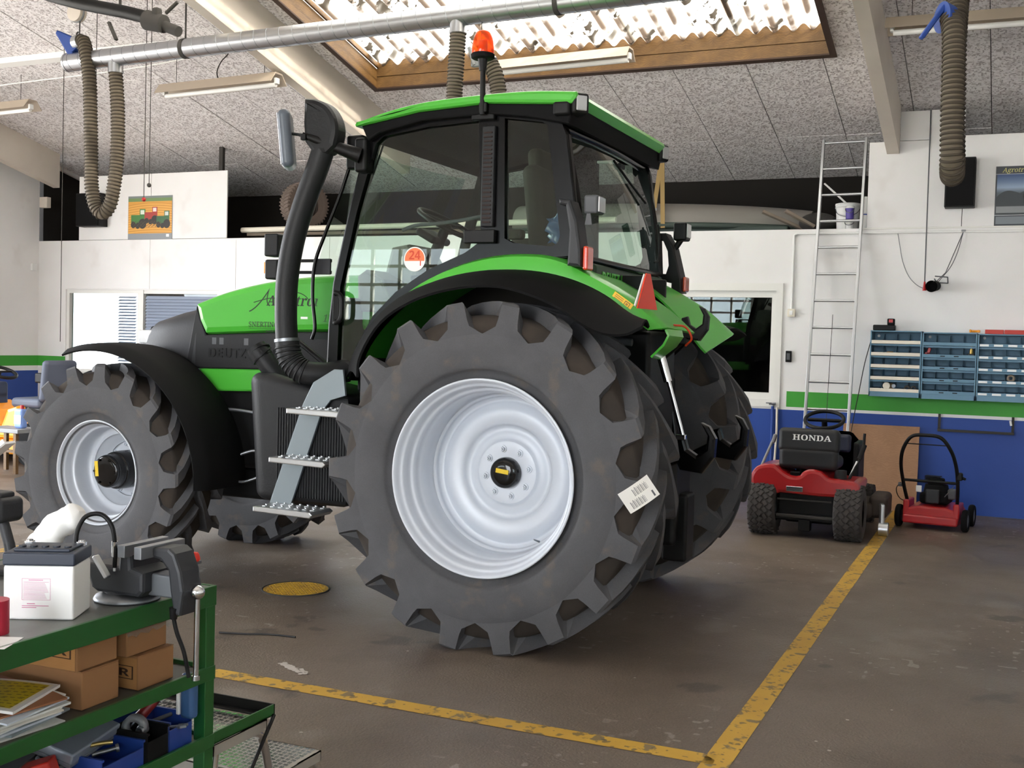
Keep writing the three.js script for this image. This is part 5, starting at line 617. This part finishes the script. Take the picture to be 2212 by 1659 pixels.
// yellow mower behind the front wheel
{ const t = local('yellow_mower', 'yellow ride-on mower with grey seat, half hidden behind the front wheel', 'mower', [-10.8, 0, -10.2], 0);
  const ym = MP(0xe8930c, .35, 0, { clearcoat: .4 });
  part(t, 'seat', [tf(bx(.1, .5, .5, 0, 0, 0, .05), .36, 1.0, 0, 0, 0, -.12), bx(.48, .12, .48, .08, .73, 0, .05), tf(bx(.02, .3, .3, 0, 0, 0, .01), .31, 1.03, .02, 0, 0, -.12)], M(0x4a5060, .6)); part(t, 'seat_box', bb(-.1, .35, .52, .68, -.2, .24, .03), m.plastic);
  part(t, 'body', [extZ([[-1.15, .3], [-1.2, .6], [-.75, .72], [-.55, .62], [-.4, .45], [-.2, .45], [-.1, .66], [.05, .7], [.15, .6], [.5, .55], [.55, .3]], -.35, .35, .05)], ym, 'orange-yellow bodywork');
  part(t, 'steering_wheel', tf(new THREE.TorusGeometry(.2, .02, 12, 40).rotateX(PI / 2), -.55, 1.08, .05, 0, 0, -.35), m.black); part(t, 'steering_column', [cy([-.55, 1.08, .05], [-.72, .7, .05], .03, .03, 12), cy([-.55, 1.08, -.14], [-.55, 1.08, .24], .012)], m.black); part(t, 'dash', bb(-.95, -.68, .6, .95, -.22, .25, .04), M(0x1d2a44, .5)); part(t, 'lever', cy([-.35, .5, .33], [-.22, 1.0, .36], .012, .012, 10), m.grey); part(t, 'lever_box', [bx(.3, .16, .12, -.1, .98, .1, .02)].slice(0, 0).concat(bx(.16, .12, .1, .0, 1.02, -.1, .02)), m.black);
  for (const [x, r] of [[.4, .26], [-.85, .2]]) for (const z of [-.36, .36]) part(t, 'wheel', [cy([x, r, z - .09], [x, r, z + .09], r, r, 36), cy([x, r, z - .1], [x, r, z + .1], r * .5, r * .5, 24)], m.blackMat);
  part(t, 'deck', bb(-.75, .25, .14, .3, -.5, .52, .05), ym); }
put('grey_trough', [bb(-10.55, -10.0, .452, .5, -9.55, -9.2, .01)], m.grey, 'grey metal tray standing left of the front wheel', 'tray');
put('tray_stand', [bb(-10.5, -10.46, 0, .45, -9.5, -9.46), bb(-10.08, -10.04, 0, .45, -9.5, -9.46), bb(-10.5, -10.04, .2, .23, -9.5, -9.46), bb(-10.5, -10.46, 0, .45, -9.25, -9.21), bb(-10.08, -10.04, 0, .45, -9.25, -9.21)], m.wood, 'low wooden trestle under the grey tray', 'trestle');
{ const t = thing('cleaner_bottle', 'blue and white bottle standing on the grey tray', 'bottle', [-10.12, .5, -9.35]); part(t, 'body', bx(.13, .22, .09, -10.12, .61, -9.35, .03), M(0x7d9ad6, .3)); part(t, 'label', bx(.1, .1, .004, -10.12, .6, -9.302, .001), m.white); part(t, 'cap', cy([-10.1, .72, -9.35], [-10.1, .76, -9.35], .022, .02, 16), m.red); }
{ const t = thing('loading_ramp', 'white ramp plank leaning at the yellow mower', 'ramp', [-9.9, 0, -9.1]); part(t, 'plank', tf(bx(.62, .03, .16, 0, 0, 0, .004), -10.15, .2, -8.98, 0, .1, .62), m.white); part(t, 'edge', tf(bx(.62, .05, .012, 0, 0, 0), -10.15, .22, -8.895, 0, .1, .62), m.white); }
// ---------- workbench at lower left ----------
const BX = -2.05, BL = -2.85, BZ = -2.6, BN = -.9;
{ const t = thing('workbench', 'green steel workbench with two open shelves at lower left', 'workbench', [-2.45, 0, -1.75]), g = m.benchGreen;
  part(t, 'worktop', bb(BL + .005, BX - .005, .872, .9, BZ + .005, BN, .003), M(0x6b6c68, .45, .3, { roughnessMap: grainT }), 'grey steel top');
  part(t, 'top_rail', [bb(BX - .012, BX, .845, .902, BZ, BN, .002), bb(BL + .0125, BX - .0125, .845, .902, BZ, BZ + .012, .002), bb(BL, BL + .012, .845, .902, BZ, BN, .002)], g);
  for (const [x, z] of [[BX - .042, BZ + .002], [BL + .002, BZ + .002], [BX - .042, BN - .042], [BL + .002, BN - .042]]) part(t, 'leg', bb(x, x + .04, 0, .869, z, z + .04, .003), g);
  for (const y of [.66, .462]) { part(t, 'shelf', bb(BL + .01, BX - .012, y - .012, y, BZ + .012, BN, .001), M(0x4f4a43, .6), 'worn dark shelf plate'); part(t, 'shelf_rail', [bb(BX - .012, BX, y - .028, y + .012, BZ, BN, .002), bb(BL, BL + .012, y - .028, y + .012, BZ, BN, .002), bb(BL + .0125, BX - .0125, y - .028, y + .012, BZ, BZ + .012, .002)], g); }
  part(t, 'shelf', bb(BL, BX, .16, .175, BZ, BN), M(0x3c3833, .6)); }
// battery
{ const t = local('battery', 'white car battery with dark blue lid on the bench top', 'battery', [-2.205, .9, -2.128], .467), w = .172, d = .13;
  part(t, 'case', bx(w, .135, d, 0, .0675, 0, .006), m.white); part(t, 'lid', [bx(w + .004, .032, d + .004, 0, .151, 0, .005), bx(w * .8, .008, d * .7, 0, .17, 0, .003)], M(0x2b3342, .45)); for (const x of [-.06, .07]) { part(t, 'terminal', [cy([x, .165, -.04], [x, .182, -.04], .009, .008, 14), bx(.022, .014, .02, x, .172, -.04, .003)], m.chrome); }
  for (let k = 0; k < 5; k++) part(t, 'vent_plug', cy([-.056 + k * .028, .172, .02], [-.056 + k * .028, .178, .02], .009, .009, 16), M(0x232a36, .5));
  const dm = decalMat(512, 512, (x, W, H) => { x.clearRect(0, 0, W, H); x.strokeStyle = x.fillStyle = '#d58fb4'; x.lineWidth = 5; x.strokeRect(60, 20, 390, 300); x.fillRect(150, 34, 200, 12); for (let k = 0; k < 14; k++) x.fillRect(80, 64 + k * 18, 350 - (k * 53) % 60, 5); x.fillStyle = '#cc5f95'; x.fillRect(130, 370, 110, 10); x.fillRect(60, 400, 370, 8); x.fillRect(60, 424, 200, 8); }, { alpha: true });
  part(t, 'print', sheet(.09, .09, -.005, .062, d / 2 + .0012), dm, 'pink warning print'); }
// cable with clip arching off the battery
{ const t = thing('jump_lead', 'black lead arching from the battery to a metal clip', 'cable', [-2.2, 1.0, -2.35]); part(t, 'lead', tb([[-2.195, 1.06, -2.21], [-2.2, 1.1, -2.22], [-2.19, 1.135, -2.24], [-2.16, 1.14, -2.26], [-2.135, 1.115, -2.27], [-2.125, 1.06, -2.275], [-2.13, 1.0, -2.28]], .006, 40, 10), m.black); part(t, 'ferrule', cy([-2.126, 1.07, -2.275], [-2.13, 1.03, -2.28], .008, .009, 14), m.chrome); part(t, 'clip', [cy([-2.13, 1.03, -2.28], [-2.13, .99, -2.28], .004, .004, 8), tf(bx(.012, .07, .02, 0, 0, 0, .004), -2.165, 1.0, -2.27, 0, 0, .7)], m.alu); }
// rolled white cloth
{ const c = [[-2.555, .975, -2.4], [-2.51, 1.012, -2.4], [-2.465, 1.05, -2.4], [-2.415, 1.085, -2.4], [-2.372, 1.112, -2.4]], rr2 = [.028, .045, .05, .05, .046, .03, .006], cv = new THREE.CatmullRomCurve3(c.map((p) => V(...p))), rows = []; for (let i = 0; i <= 30; i++) { const u = i / 30, p = cv.getPoint(u), d = cv.getTangent(u), a = V(0, 1, 0).cross(d).normalize(), b = d.clone().cross(a), R = (.012 + .028 * Math.pow(Math.sin(PI * Math.min(1, u * .75 + .12)), .6)) * (u > .93 ? Math.sqrt(Math.max(.001, 1 - Math.pow((u - .93) / .07, 2))) : 1), r = []; for (let k = 0; k <= 20; k++) { const th = k / 20 * 2 * PI, q = R * (1 + .08 * Math.sin(3 * th + i * .5) + .05 * Math.sin(i * 1.1 + th)); r.push([p.x + q * (a.x * Math.cos(th) + b.x * Math.sin(th)), p.y + q * (a.y * Math.cos(th) + b.y * Math.sin(th)), p.z + q * (a.z * Math.cos(th) + b.z * Math.sin(th))]); } rows.push(r); }
  const t = thing('paper_bag', 'crumpled white bag leaning on the dark tool behind the battery', 'bag', [-2.5, .9, -2.4]); part(t, 'bag', grid(rows), M(0xf6f5f2, .8)); part(t, 'stand', [cy([-2.53, .9, -2.4], [-2.53, .99, -2.4], .02, .016, 12), cy([-2.395, 1.1, -2.4], [-2.39, 1.125, -2.4], .005, .004, 8)], m.black); }
// bench grinder at the left picture edge
{ const t = thing('bench_grinder', 'dark grey bench tool with angled arm at the left picture edge', 'grinder', [-2.7, .9, -2.44]); part(t, 'body', [bx(.14, .075, .1, -2.74, 1.085, -2.44, .02), bx(.06, .02, .06, -2.72, 1.127, -2.44, .008)], m.charcoal); part(t, 'arm', tb2([[-2.7, 1.06, -2.43], [-2.66, .99, -2.42], [-2.64, .91, -2.42]], .016, 10), m.charcoal); part(t, 'foot', bx(.22, .02, .14, -2.6, .91, -2.45, .006), m.black); }
// vice
{ const t = thing('bench_vice', 'dark grey bench vice clamped at the end of the bench', 'vice', [-2.15, .9, -2.34]), g = M(0x303236, .5, .2);
  part(t, 'swivel_base', [lathe([[0, 0], [.085, 0], [.087, .006], [.082, .014], [.07, .018], [.06, .024], [0, .024]], 48).translate(-2.15, .9, -2.35)], m.steel); part(t, 'body', [extZ([[-2.24, .985], [-2.22, .935], [-2.2, .925], [-2.06, .925], [-2.045, .94], [-2.045, .99], [-2.085, 1.0], [-2.09, 1.055], [-2.125, 1.055], [-2.13, 1.0], [-2.23, 1.0]], -2.41, -2.29, .01), cy([-2.15, .92, -2.35], [-2.15, .96, -2.35], .06, .055, 32)], g);
  part(t, 'slide', bb(-2.06, -1.955, .925, .985, -2.385, -2.325, .006), M(0x75797e, .4, .5)); part(t, 'moving_jaw', extZ([[-2.045, 1.055], [-2.045, 1.03], [-2.01, 1.025], [-1.985, 1.0], [-1.978, .95], [-1.965, .885], [-1.945, .885], [-1.935, .95], [-1.945, 1.0], [-1.965, 1.045], [-1.985, 1.058]], -2.395, -2.315, .008), g);
  for (const x of [-2.1, -2.045]) part(t, 'jaw_plate', bb(x - .012, x + .012, 1.03, 1.062, -2.44, -2.27, .002), M(0x8f9297, .35, .7), 'worn bright jaw plate');
  part(t, 'screw', cy([-1.95, .945, -2.355], [-1.915, .945, -2.355], .018, .018, 20), m.chrome); part(t, 'screw_head', new THREE.SphereGeometry(.019, 20, 14).translate(-1.915, .945, -2.35), m.chrome); part(t, 'handle', cy([-1.915, .955, -2.35], [-1.925, .71, -2.36], .0075, .0075, 14), m.chrome); part(t, 'handle_knob', [cy([-1.925, .722, -2.36], [-1.925, .71, -2.36], .011, .011, 14)], m.chrome); }
{ const t = thing('power_cable', 'black cable with plug hanging from the vice down the bench end', 'cable', [-1.96, .7, -2.33]); part(t, 'plug', cy([-1.965, .905, -2.32], [-1.967, .875, -2.32], .013, .009, 14), m.black); part(t, 'cable', tb([[-1.967, .878, -2.32], [-1.96, .84, -2.325], [-1.945, .79, -2.335], [-1.935, .72, -2.345]], .0055, 20, 8), m.black); }
put('red_clip', tf(bx(.03, .03, .025, 0, 0, 0, .01), -2.01, 1.01, -2.45, 0, 0, .4), M(0xe2301e, .4), 'small red clip behind the vice jaw', 'clip');
put('blue_clip', [bx(.03, .012, .02, -2.13, 1.0, -2.47, .003), bx(.008, .02, .02, -2.142, 1.012, -2.47, .002)], M(0x2f62c4, .4), 'small blue clip behind the vice jaw', 'clip');
put('flat_bar', bx(.2, .01, .03, -2.12, .99, -2.48, .002), m.steel, 'flat steel bar lying behind the vice', 'bar');
put('red_can', cy([-2.17, .9, -1.93], [-2.17, .98, -1.93], .035, .035, 28), M(0xb0203a, .4), 'dark red can left of the battery at the picture edge', 'can');
put('paper_sheet', bx(.14, .001, .1, -2.12, .9015, -1.86, 0, 0, .4, 0), m.white, 'white paper corner on the bench below the battery', 'paper');
// cartons on the first shelf
const cartM = (s, dx) => decalMat(512, 320, (x, W, H) => { x.fillStyle = '#b07f4c'; x.fillRect(0, 0, W, H); for (let k = 0; k < 500; k++) { x.fillStyle = k % 2 ? 'rgba(90,55,25,.06)' : 'rgba(230,190,140,.06)'; x.fillRect((k * 131) % W, (k * 71) % H, 60, 2); } x.strokeStyle = x.fillStyle = '#3a2415'; x.lineWidth = 8; x.strokeRect(dx, 90, W - dx - 26, 130); x.font = 'bold 112px sans-serif'; x.textAlign = 'right'; x.fillText(s, W - 44, 196); }, { rough: .85 });
function carton(label, x0, x1, y0, y1, z0, z1, mat, ry = 0) { const t = local('cardboard_box', label, 'box', [(x0 + x1) / 2, y0, (z0 + z1) / 2], ry, undefined); const w = x1 - x0, h = y1 - y0, d = z1 - z0; part(t, 'box', bx(w, h, d, 0, h / 2, 0, .004), m.card); part(t, 'flap', [bx(w * .49, .002, d, -w * .25, h + .001, 0), bx(w * .49, .002, d, w * .25, h + .001, 0)].slice(0, 1), m.card); part(t, 'flap', bx(w * .49, .002, d, w * .25, h + .001, 0), m.card); if (mat) part(t, 'print', sheet(w - .008, h - .008, 0, h / 2, d / 2 + .0015), mat, 'dark boxed lettering'); }
const cTER = cartM('STER', 30), cR = cartM('STER', 30);
carton('lower left cardboard box, front of the shelf pile', -2.42, -2.105, .661, .758, -2.275, -2.145, null, 0);
carton('upper left cardboard box with dark boxed lettering', -2.43, -2.11, .762, .862, -2.27, -2.125, cTER, .03);
carton('lower right cardboard box with boxed letter at the edge', -2.4, -2.095, .661, .752, -2.475, -2.335, cR, 0);
carton('upper right cardboard box under clear film', -2.41, -2.11, .756, .838, -2.46, -2.3, null, .03);
put('clear_film', grid([...Array(12)].map((_, i) => [...Array(10)].map((_, j) => [-2.34 + .25 * j / 9, .846 + .006 * Math.sin(i * 2.3 + j * 1.7) + (j > 8 ? -.03 : 0), -2.46 + .17 * i / 11]))), MP(0xeef0f0, .12, 0, { transmission: .85, thickness: 0 }), 'crumpled clear plastic film on the upper right box', 'film');
// magazines and papers
{ const yc = decalMat(512, 384, (x, W, H) => { x.fillStyle = '#c9b414'; x.fillRect(0, 0, W, H); x.fillStyle = 'rgba(70,60,10,.5)'; for (let k = 0; k < 160; k++) x.fillRect((k * 97) % W, (k * 61) % H, 22, 10); x.fillStyle = '#d9821c'; x.fillRect(200, 170, 110, 46); x.fillStyle = '#f2ecd8'; x.fillRect(0, 0, W, 14); x.fillRect(0, H - 14, W, 14); x.fillRect(0, 0, 14, H); x.fillRect(W - 14, 0, 14, H); });
  const cols = [['pale grey', 0xd9dad6], ['grey-green', 0xb8bdb4], ['white', 0xe7e6e2], ['blue-grey', 0x8f9aa0], ['cream', 0xe0ddd4], ['brown', 0x9b6a4a], ['pale blue', 0xd5dde8]], ord = ['', 'first', 'second', 'third', 'fourth', 'fifth', 'sixth', 'seventh', 'eighth', 'ninth', 'tenth', 'eleventh', 'twelfth', 'thirteenth', 'fourteenth', 'fifteenth', 'sixteenth'];
  let y = .6605; const n = 13; for (let k = 0; k < n; k++) { const last = k === n - 1, h = last ? .007 : rr(.0038, .0062), c = cols[(k * 3) % 7], t = local('magazine', last ? 'yellow-covered magazine on top of the paper pile' : `${c[0]} magazine, ${ord[n - 1 - k]} below the yellow cover in the pile`, 'magazine', [last ? -2.265 : -2.255 + rr(-.02, .02), y, last ? -1.975 : -1.98 + rr(-.022, .02)], last ? .3 : rr(-.13, .16), 'papers piled on the bench shelf');
    const lim = k / n * .02, rows = []; for (let i = 0; i <= 8; i++) { const r = []; for (let j = 0; j <= 8; j++) { const u = i / 8 - .5, v = j / 8 - .5; r.push([u * .3, h - lim * 2.2 * Math.max(0, u) * Math.max(0, u) * (last ? .6 : 1), v * .215]); } rows.push(r); }
    part(t, 'pages', grid(rows, h), last ? m.white : M(c[1], .75));
    if (last) { const g = grid(rows.map((r) => r.map((p) => [p[0] * .93, p[1] + .0012, p[2] * .9]))), uv = []; for (let i = 0; i <= 8; i++) for (let j = 0; j <= 8; j++) uv.push(i / 8, 1 - j / 8); g.setAttribute('uv', new THREE.Float32BufferAttribute(uv, 2)); g.userData.keepUV = true; part(t, 'cover', g, yc, 'yellow cover'); } y += h + .0009; } }
// bins and tools on the lower shelf
const binM = M(0x23418f, .45);
function bin(label, x, z, w, d, h, ry, mat) { const t = local('storage_bin', label, 'bin', [x, .463, z], ry); part(t, 'tray', [bx(w, .004, d, 0, .002, 0), bx(w, h, .004, 0, h / 2, d / 2), bx(w, h, .004, 0, h / 2, -d / 2), bx(.004, h, d, -w / 2, h / 2, 0), bx(.004, h * .75, d, w / 2, h * .375, 0)], mat); part(t, 'rim', [bx(w + .008, .006, .008, 0, h, d / 2), bx(w + .008, .006, .008, 0, h, -d / 2), bx(.008, .006, d, -w / 2, h, 0)], mat); }
bin('blue plastic bin of tools at the right end of the lower shelf', -2.14, -2.478, .13, .1, .085, .06, binM);
bin('blue plastic bin in front on the lower shelf, split handle', -2.14, -2.245, .15, .16, .07, .06, binM);
bin('dark plastic bin between the two blue bins', -2.125, -2.376, .12, .085, .085, .06, m.blackMat);
bin('blue bin at the back of the lower shelf under the screwdriver', -2.3, -2.5, .15, .1, .09, .3, binM);
{ const t = thing('screwdriver', 'red-handled screwdriver poking out of the blue bin', 'screwdriver', [-2.16, .5, -2.42]); part(t, 'handle', [cy([-2.14, .6, -2.46], [-2.175, .545, -2.42], .013, .016, 14)], M(0x7d2022, .4)); part(t, 'blade', cy([-2.175, .545, -2.42], [-2.21, .5, -2.38], .005, .005, 8), m.steel); part(t, 'tip', cy([-2.14, .6, -2.46], [-2.12, .615, -2.49], .006, .006, 8), m.black); }
{ const t = thing('silver_case', 'flat silver-grey plastic case lying across the lower shelf', 'case', [-2.23, .52, -2.17]); part(t, 'lid', tf(bx(.15, .03, .22, 0, 0, 0, .006), -2.21, .565, -2.22, .05, .2, -.3), M(0x8d97a3, .4, .2)); part(t, 'base', tf(bx(.15, .012, .22, 0, 0, 0, .004), -2.216, .547, -2.22, .05, .2, -.3), M(0x6c737c, .5)); }
put('white_cup', lathe([[0, 0], [.028, 0], [.036, .085], [.034, .085], [.027, .004], [0, .004]], 28).translate(-2.27, .52, -2.36), m.white, 'white plastic cup behind the silver case', 'cup');
put('white_card', tf(bx(.09, .002, .06, 0, 0, 0), -2.3, .585, -2.25, .8, .3, 0), m.white, 'white printed card behind the silver case', 'card');
{ const t = thing('blue_bottle', 'blue and white plastic bottle behind the bench leg', 'bottle', [-2.08, .5, -2.52]); part(t, 'bottle', bx(.045, .13, .035, -2.08, .6, -2.525, .012), M(0x3b5f8c, .35)); part(t, 'label', bx(.012, .11, .03, -2.106, .6, -2.52, .004), m.white); }
{ const t = thing('wrench', 'bent brass-coloured wrench lying over the front blue bin', 'wrench', [-2.15, .54, -2.2]); part(t, 'bar', tb([[-2.2, .535, -2.12], [-2.16, .545, -2.17], [-2.12, .55, -2.23], [-2.1, .55, -2.25]], .006, 20, 8), M(0xb9a56a, .3, .8)); part(t, 'head', tf(new THREE.TorusGeometry(.014, .006, 8, 20), -2.2, .535, -2.115, PI / 2, 0, 0), m.steel); }
put('coiled_cable', [0, 1, 2].map((k) => tf(new THREE.TorusGeometry(.06 + .006 * k, .006, 8, 32), -2.24 + .01 * k, .49 + .014 * k, -2.12, PI / 2 + .1 * k, 0, 0)), m.greyDark, 'grey cable coil below the silver case', 'cable');
put('red_box', tf(bx(.09, .07, .06, 0, 0, 0, .006), -2.17, .51, -2.07, 0, .5, .3), M(0xc02a1c, .45), 'red plastic box on the lower shelf under the papers', 'box');
put('grey_sheet', tf(bx(.18, .004, .16, 0, 0, 0), -2.26, .56, -1.98, .2, .2, -.2), m.greyDark, 'dark grey folded sheet under the papers', 'sheet');
put('plastic_cap', new THREE.SphereGeometry(.03, 20, 14).translate(-2.16, .49, -1.92), M(0x5f7078, .35), 'rounded grey-green plastic cap on the lower shelf', 'flask');  // a plastic cap, drawn as a plain ball
put('yellow_plug', tf(bx(.05, .016, .03, 0, 0, 0, .006), -2.13, .49, -2.04, 0, .4, 0), M(0xd9b414, .4), 'small yellow plug beside the red box', 'plug');
{ const t = thing('drill', 'dark power tool lying behind the front blue bin', 'drill', [-2.3, .47, -2.08]); part(t, 'body', [cy([-2.36, .51, -2.1], [-2.22, .51, -2.06], .035, .03, 20), tf(bx(.05, .1, .05, 0, 0, 0, .012), -2.33, .48, -2.05, .9, 0, 0)], m.blackMat); part(t, 'chuck', cy([-2.22, .51, -2.06], [-2.17, .51, -2.045], .022, .014, 18), m.steel); }
put('rag', grid([...Array(12)].map((_, i) => [...Array(12)].map((_, j) => [-2.6 + .25 * i / 11, .535 + .04 * Math.sin(i * .9) * Math.cos(j * .8) + .02 * Math.sin(i * 2 + j), -2.4 + .3 * j / 11])), .004), m.rope, 'dark crumpled rag at the back of the lower shelf', 'rag');
// green tray frame behind the bench end, steel step stool below it
{ const t = thing('angle_bracket', 'green angle-iron frame reaching out behind the bench leg', 'frame', [-2.06, .43, -2.76]), y = .47; part(t, 'angle', [bb(-2.066, -2.06, y - .035, y, -2.9, -2.6, .001), bb(-2.09, -2.06, y - .035, y - .03, -2.9, -2.6, .001)], m.benchGreen, 'green angle bar'); part(t, 'angle', [bb(-2.7, -2.06, y - .035, y, -2.906, -2.9, .001), bb(-2.7, -2.06, y - .035, y - .03, -2.9, -2.87, .001)], m.black, 'black rear angle bar'); part(t, 'strap', cy([-2.055, y - .03, -2.895], [-2.05, .12, -2.62], .006, .006, 8), m.black, 'thin black diagonal strut'); }
{ const al = M(0xb8b3aa, .42, .35), t = local('step_stool', 'steel step stool with checker-plate treads behind the bench end', 'stool', [-2.3, 0, -2.95], 0);
  const plate = (x0, x1, z0, z1, y) => [bb(x0, x1, y - .004, y, z0, z1), bb(x0, x1, y - .035, y, z1 - .004, z1), bb(x0, x1, y - .035, y, z0, z0 + .004), bb(x1 - .004, x1, y - .035, y, z0, z1), bb(x0, x0 + .004, y - .035, y, z0, z1)];
  const bars = (x0, x1, z0, z1, y) => { const g = []; let k = 0; for (let x = x0 + .016; x < x1 - .01; x += .022) { k++; let l = 0; for (let z = z0 + .016; z < z1 - .01; z += .022) { l++; const q = (k + l) % 2; for (const d of [-.0035, .0035]) g.push(bx(.004, .0045, .016, x + (q ? d : 0), y + .001, z + (q ? 0 : d), 0, 0, q ? 0 : PI / 2)); } } return g; };
  for (const [a, b, c, d, y] of [[-.2, .215, .05, .31, .42], [-.2, .215, -.26, .02, .22]]) { part(t, 'tread', plate(a, b, c, d, y), al, 'checker-plate tread'); part(t, 'tread_bar', bars(a, b, c, d, y), m.chrome, 'raised checker bars').userData.kind = 'stuff'; }
  for (const x of [-.17, .19]) { part(t, 'leg', tb([[x, .015, -.3], [x, .12, -.27], [x, .19, -.22], [x, .2, -.1]], .014, 24, 12), m.chrome); part(t, 'leg', tb([[x, .015, -.04], [x, .3, .02], [x, .37, .06], [x, .395, .16]], .014, 24, 12), m.chrome); part(t, 'leg', tb([[x, .015, .32], [x, .4, .27]], .014, 10, 12), m.chrome); } }

{ const st = m.steel, g = []; let k = 0; const kinds = [['spanner', 'steel spanner'], ['bolt', 'loose steel bolt'], ['socket', 'steel socket'], ['punch', 'dark steel punch']];
  for (const [x, z, y, a, i, place] of [[-2.12, -2.46, .52, .4, 0, 'in the right blue bin'], [-2.16, -2.49, .53, 1.2, 3, 'in the right blue bin'], [-2.13, -2.25, .52, .9, 1, 'in the front blue bin'], [-2.17, -2.22, .525, 2, 2, 'in the front blue bin'], [-2.12, -2.38, .54, .2, 2, 'in the dark bin'], [-2.15, -2.14, .47, .7, 0, 'on the lower shelf beside the silver case']]) { const t = local(kinds[i][0], `${kinds[i][1]} lying ${place}`, kinds[i][0], [x, y, z], a, undefined, 0, .15);
    if (i === 0) { part(t, 'shaft', bx(.1, .006, .012, 0, 0, 0, .002), st); part(t, 'jaw', ext([[-.012, -.012], [.0, -.014], [.016, -.01], [.016, -.005], [.004, -.004], [.004, .004], [.016, .005], [.016, .01], [0, .014], [-.012, .012]], .007, .001).rotateX(PI / 2).translate(.055, .003, 0), st); }
    else if (i === 1) { part(t, 'shank', cy([-.03, 0, 0], [.03, 0, 0], .006, .006, 10), st); part(t, 'head', cy([.03, 0, 0], [.038, 0, 0], .011, .011, 6), st); }
    else if (i === 2) part(t, 'body', latheZ([[.008, -.014], [.014, -.014], [.014, .004], [.011, .014], [.006, .014], [.006, -.01], [.008, -.014]], 24), st);
    else { part(t, 'shank', cy([-.05, 0, 0], [.04, 0, 0], .006, .006, 8), m.greyDark); part(t, 'tip', cy([.04, 0, 0], [.065, 0, 0], .006, .002, 8), st); } } }
{ const t = local('tape_roll', 'grey roll of tape standing in the dark bin', 'tape', [-2.14, .545, -2.375], .4); part(t, 'tape', latheZ([[.018, -.012], [.034, -.012], [.034, .012], [.018, .012], [.018, -.012]], 32), m.grey); }
renderer.render(scene, camera);
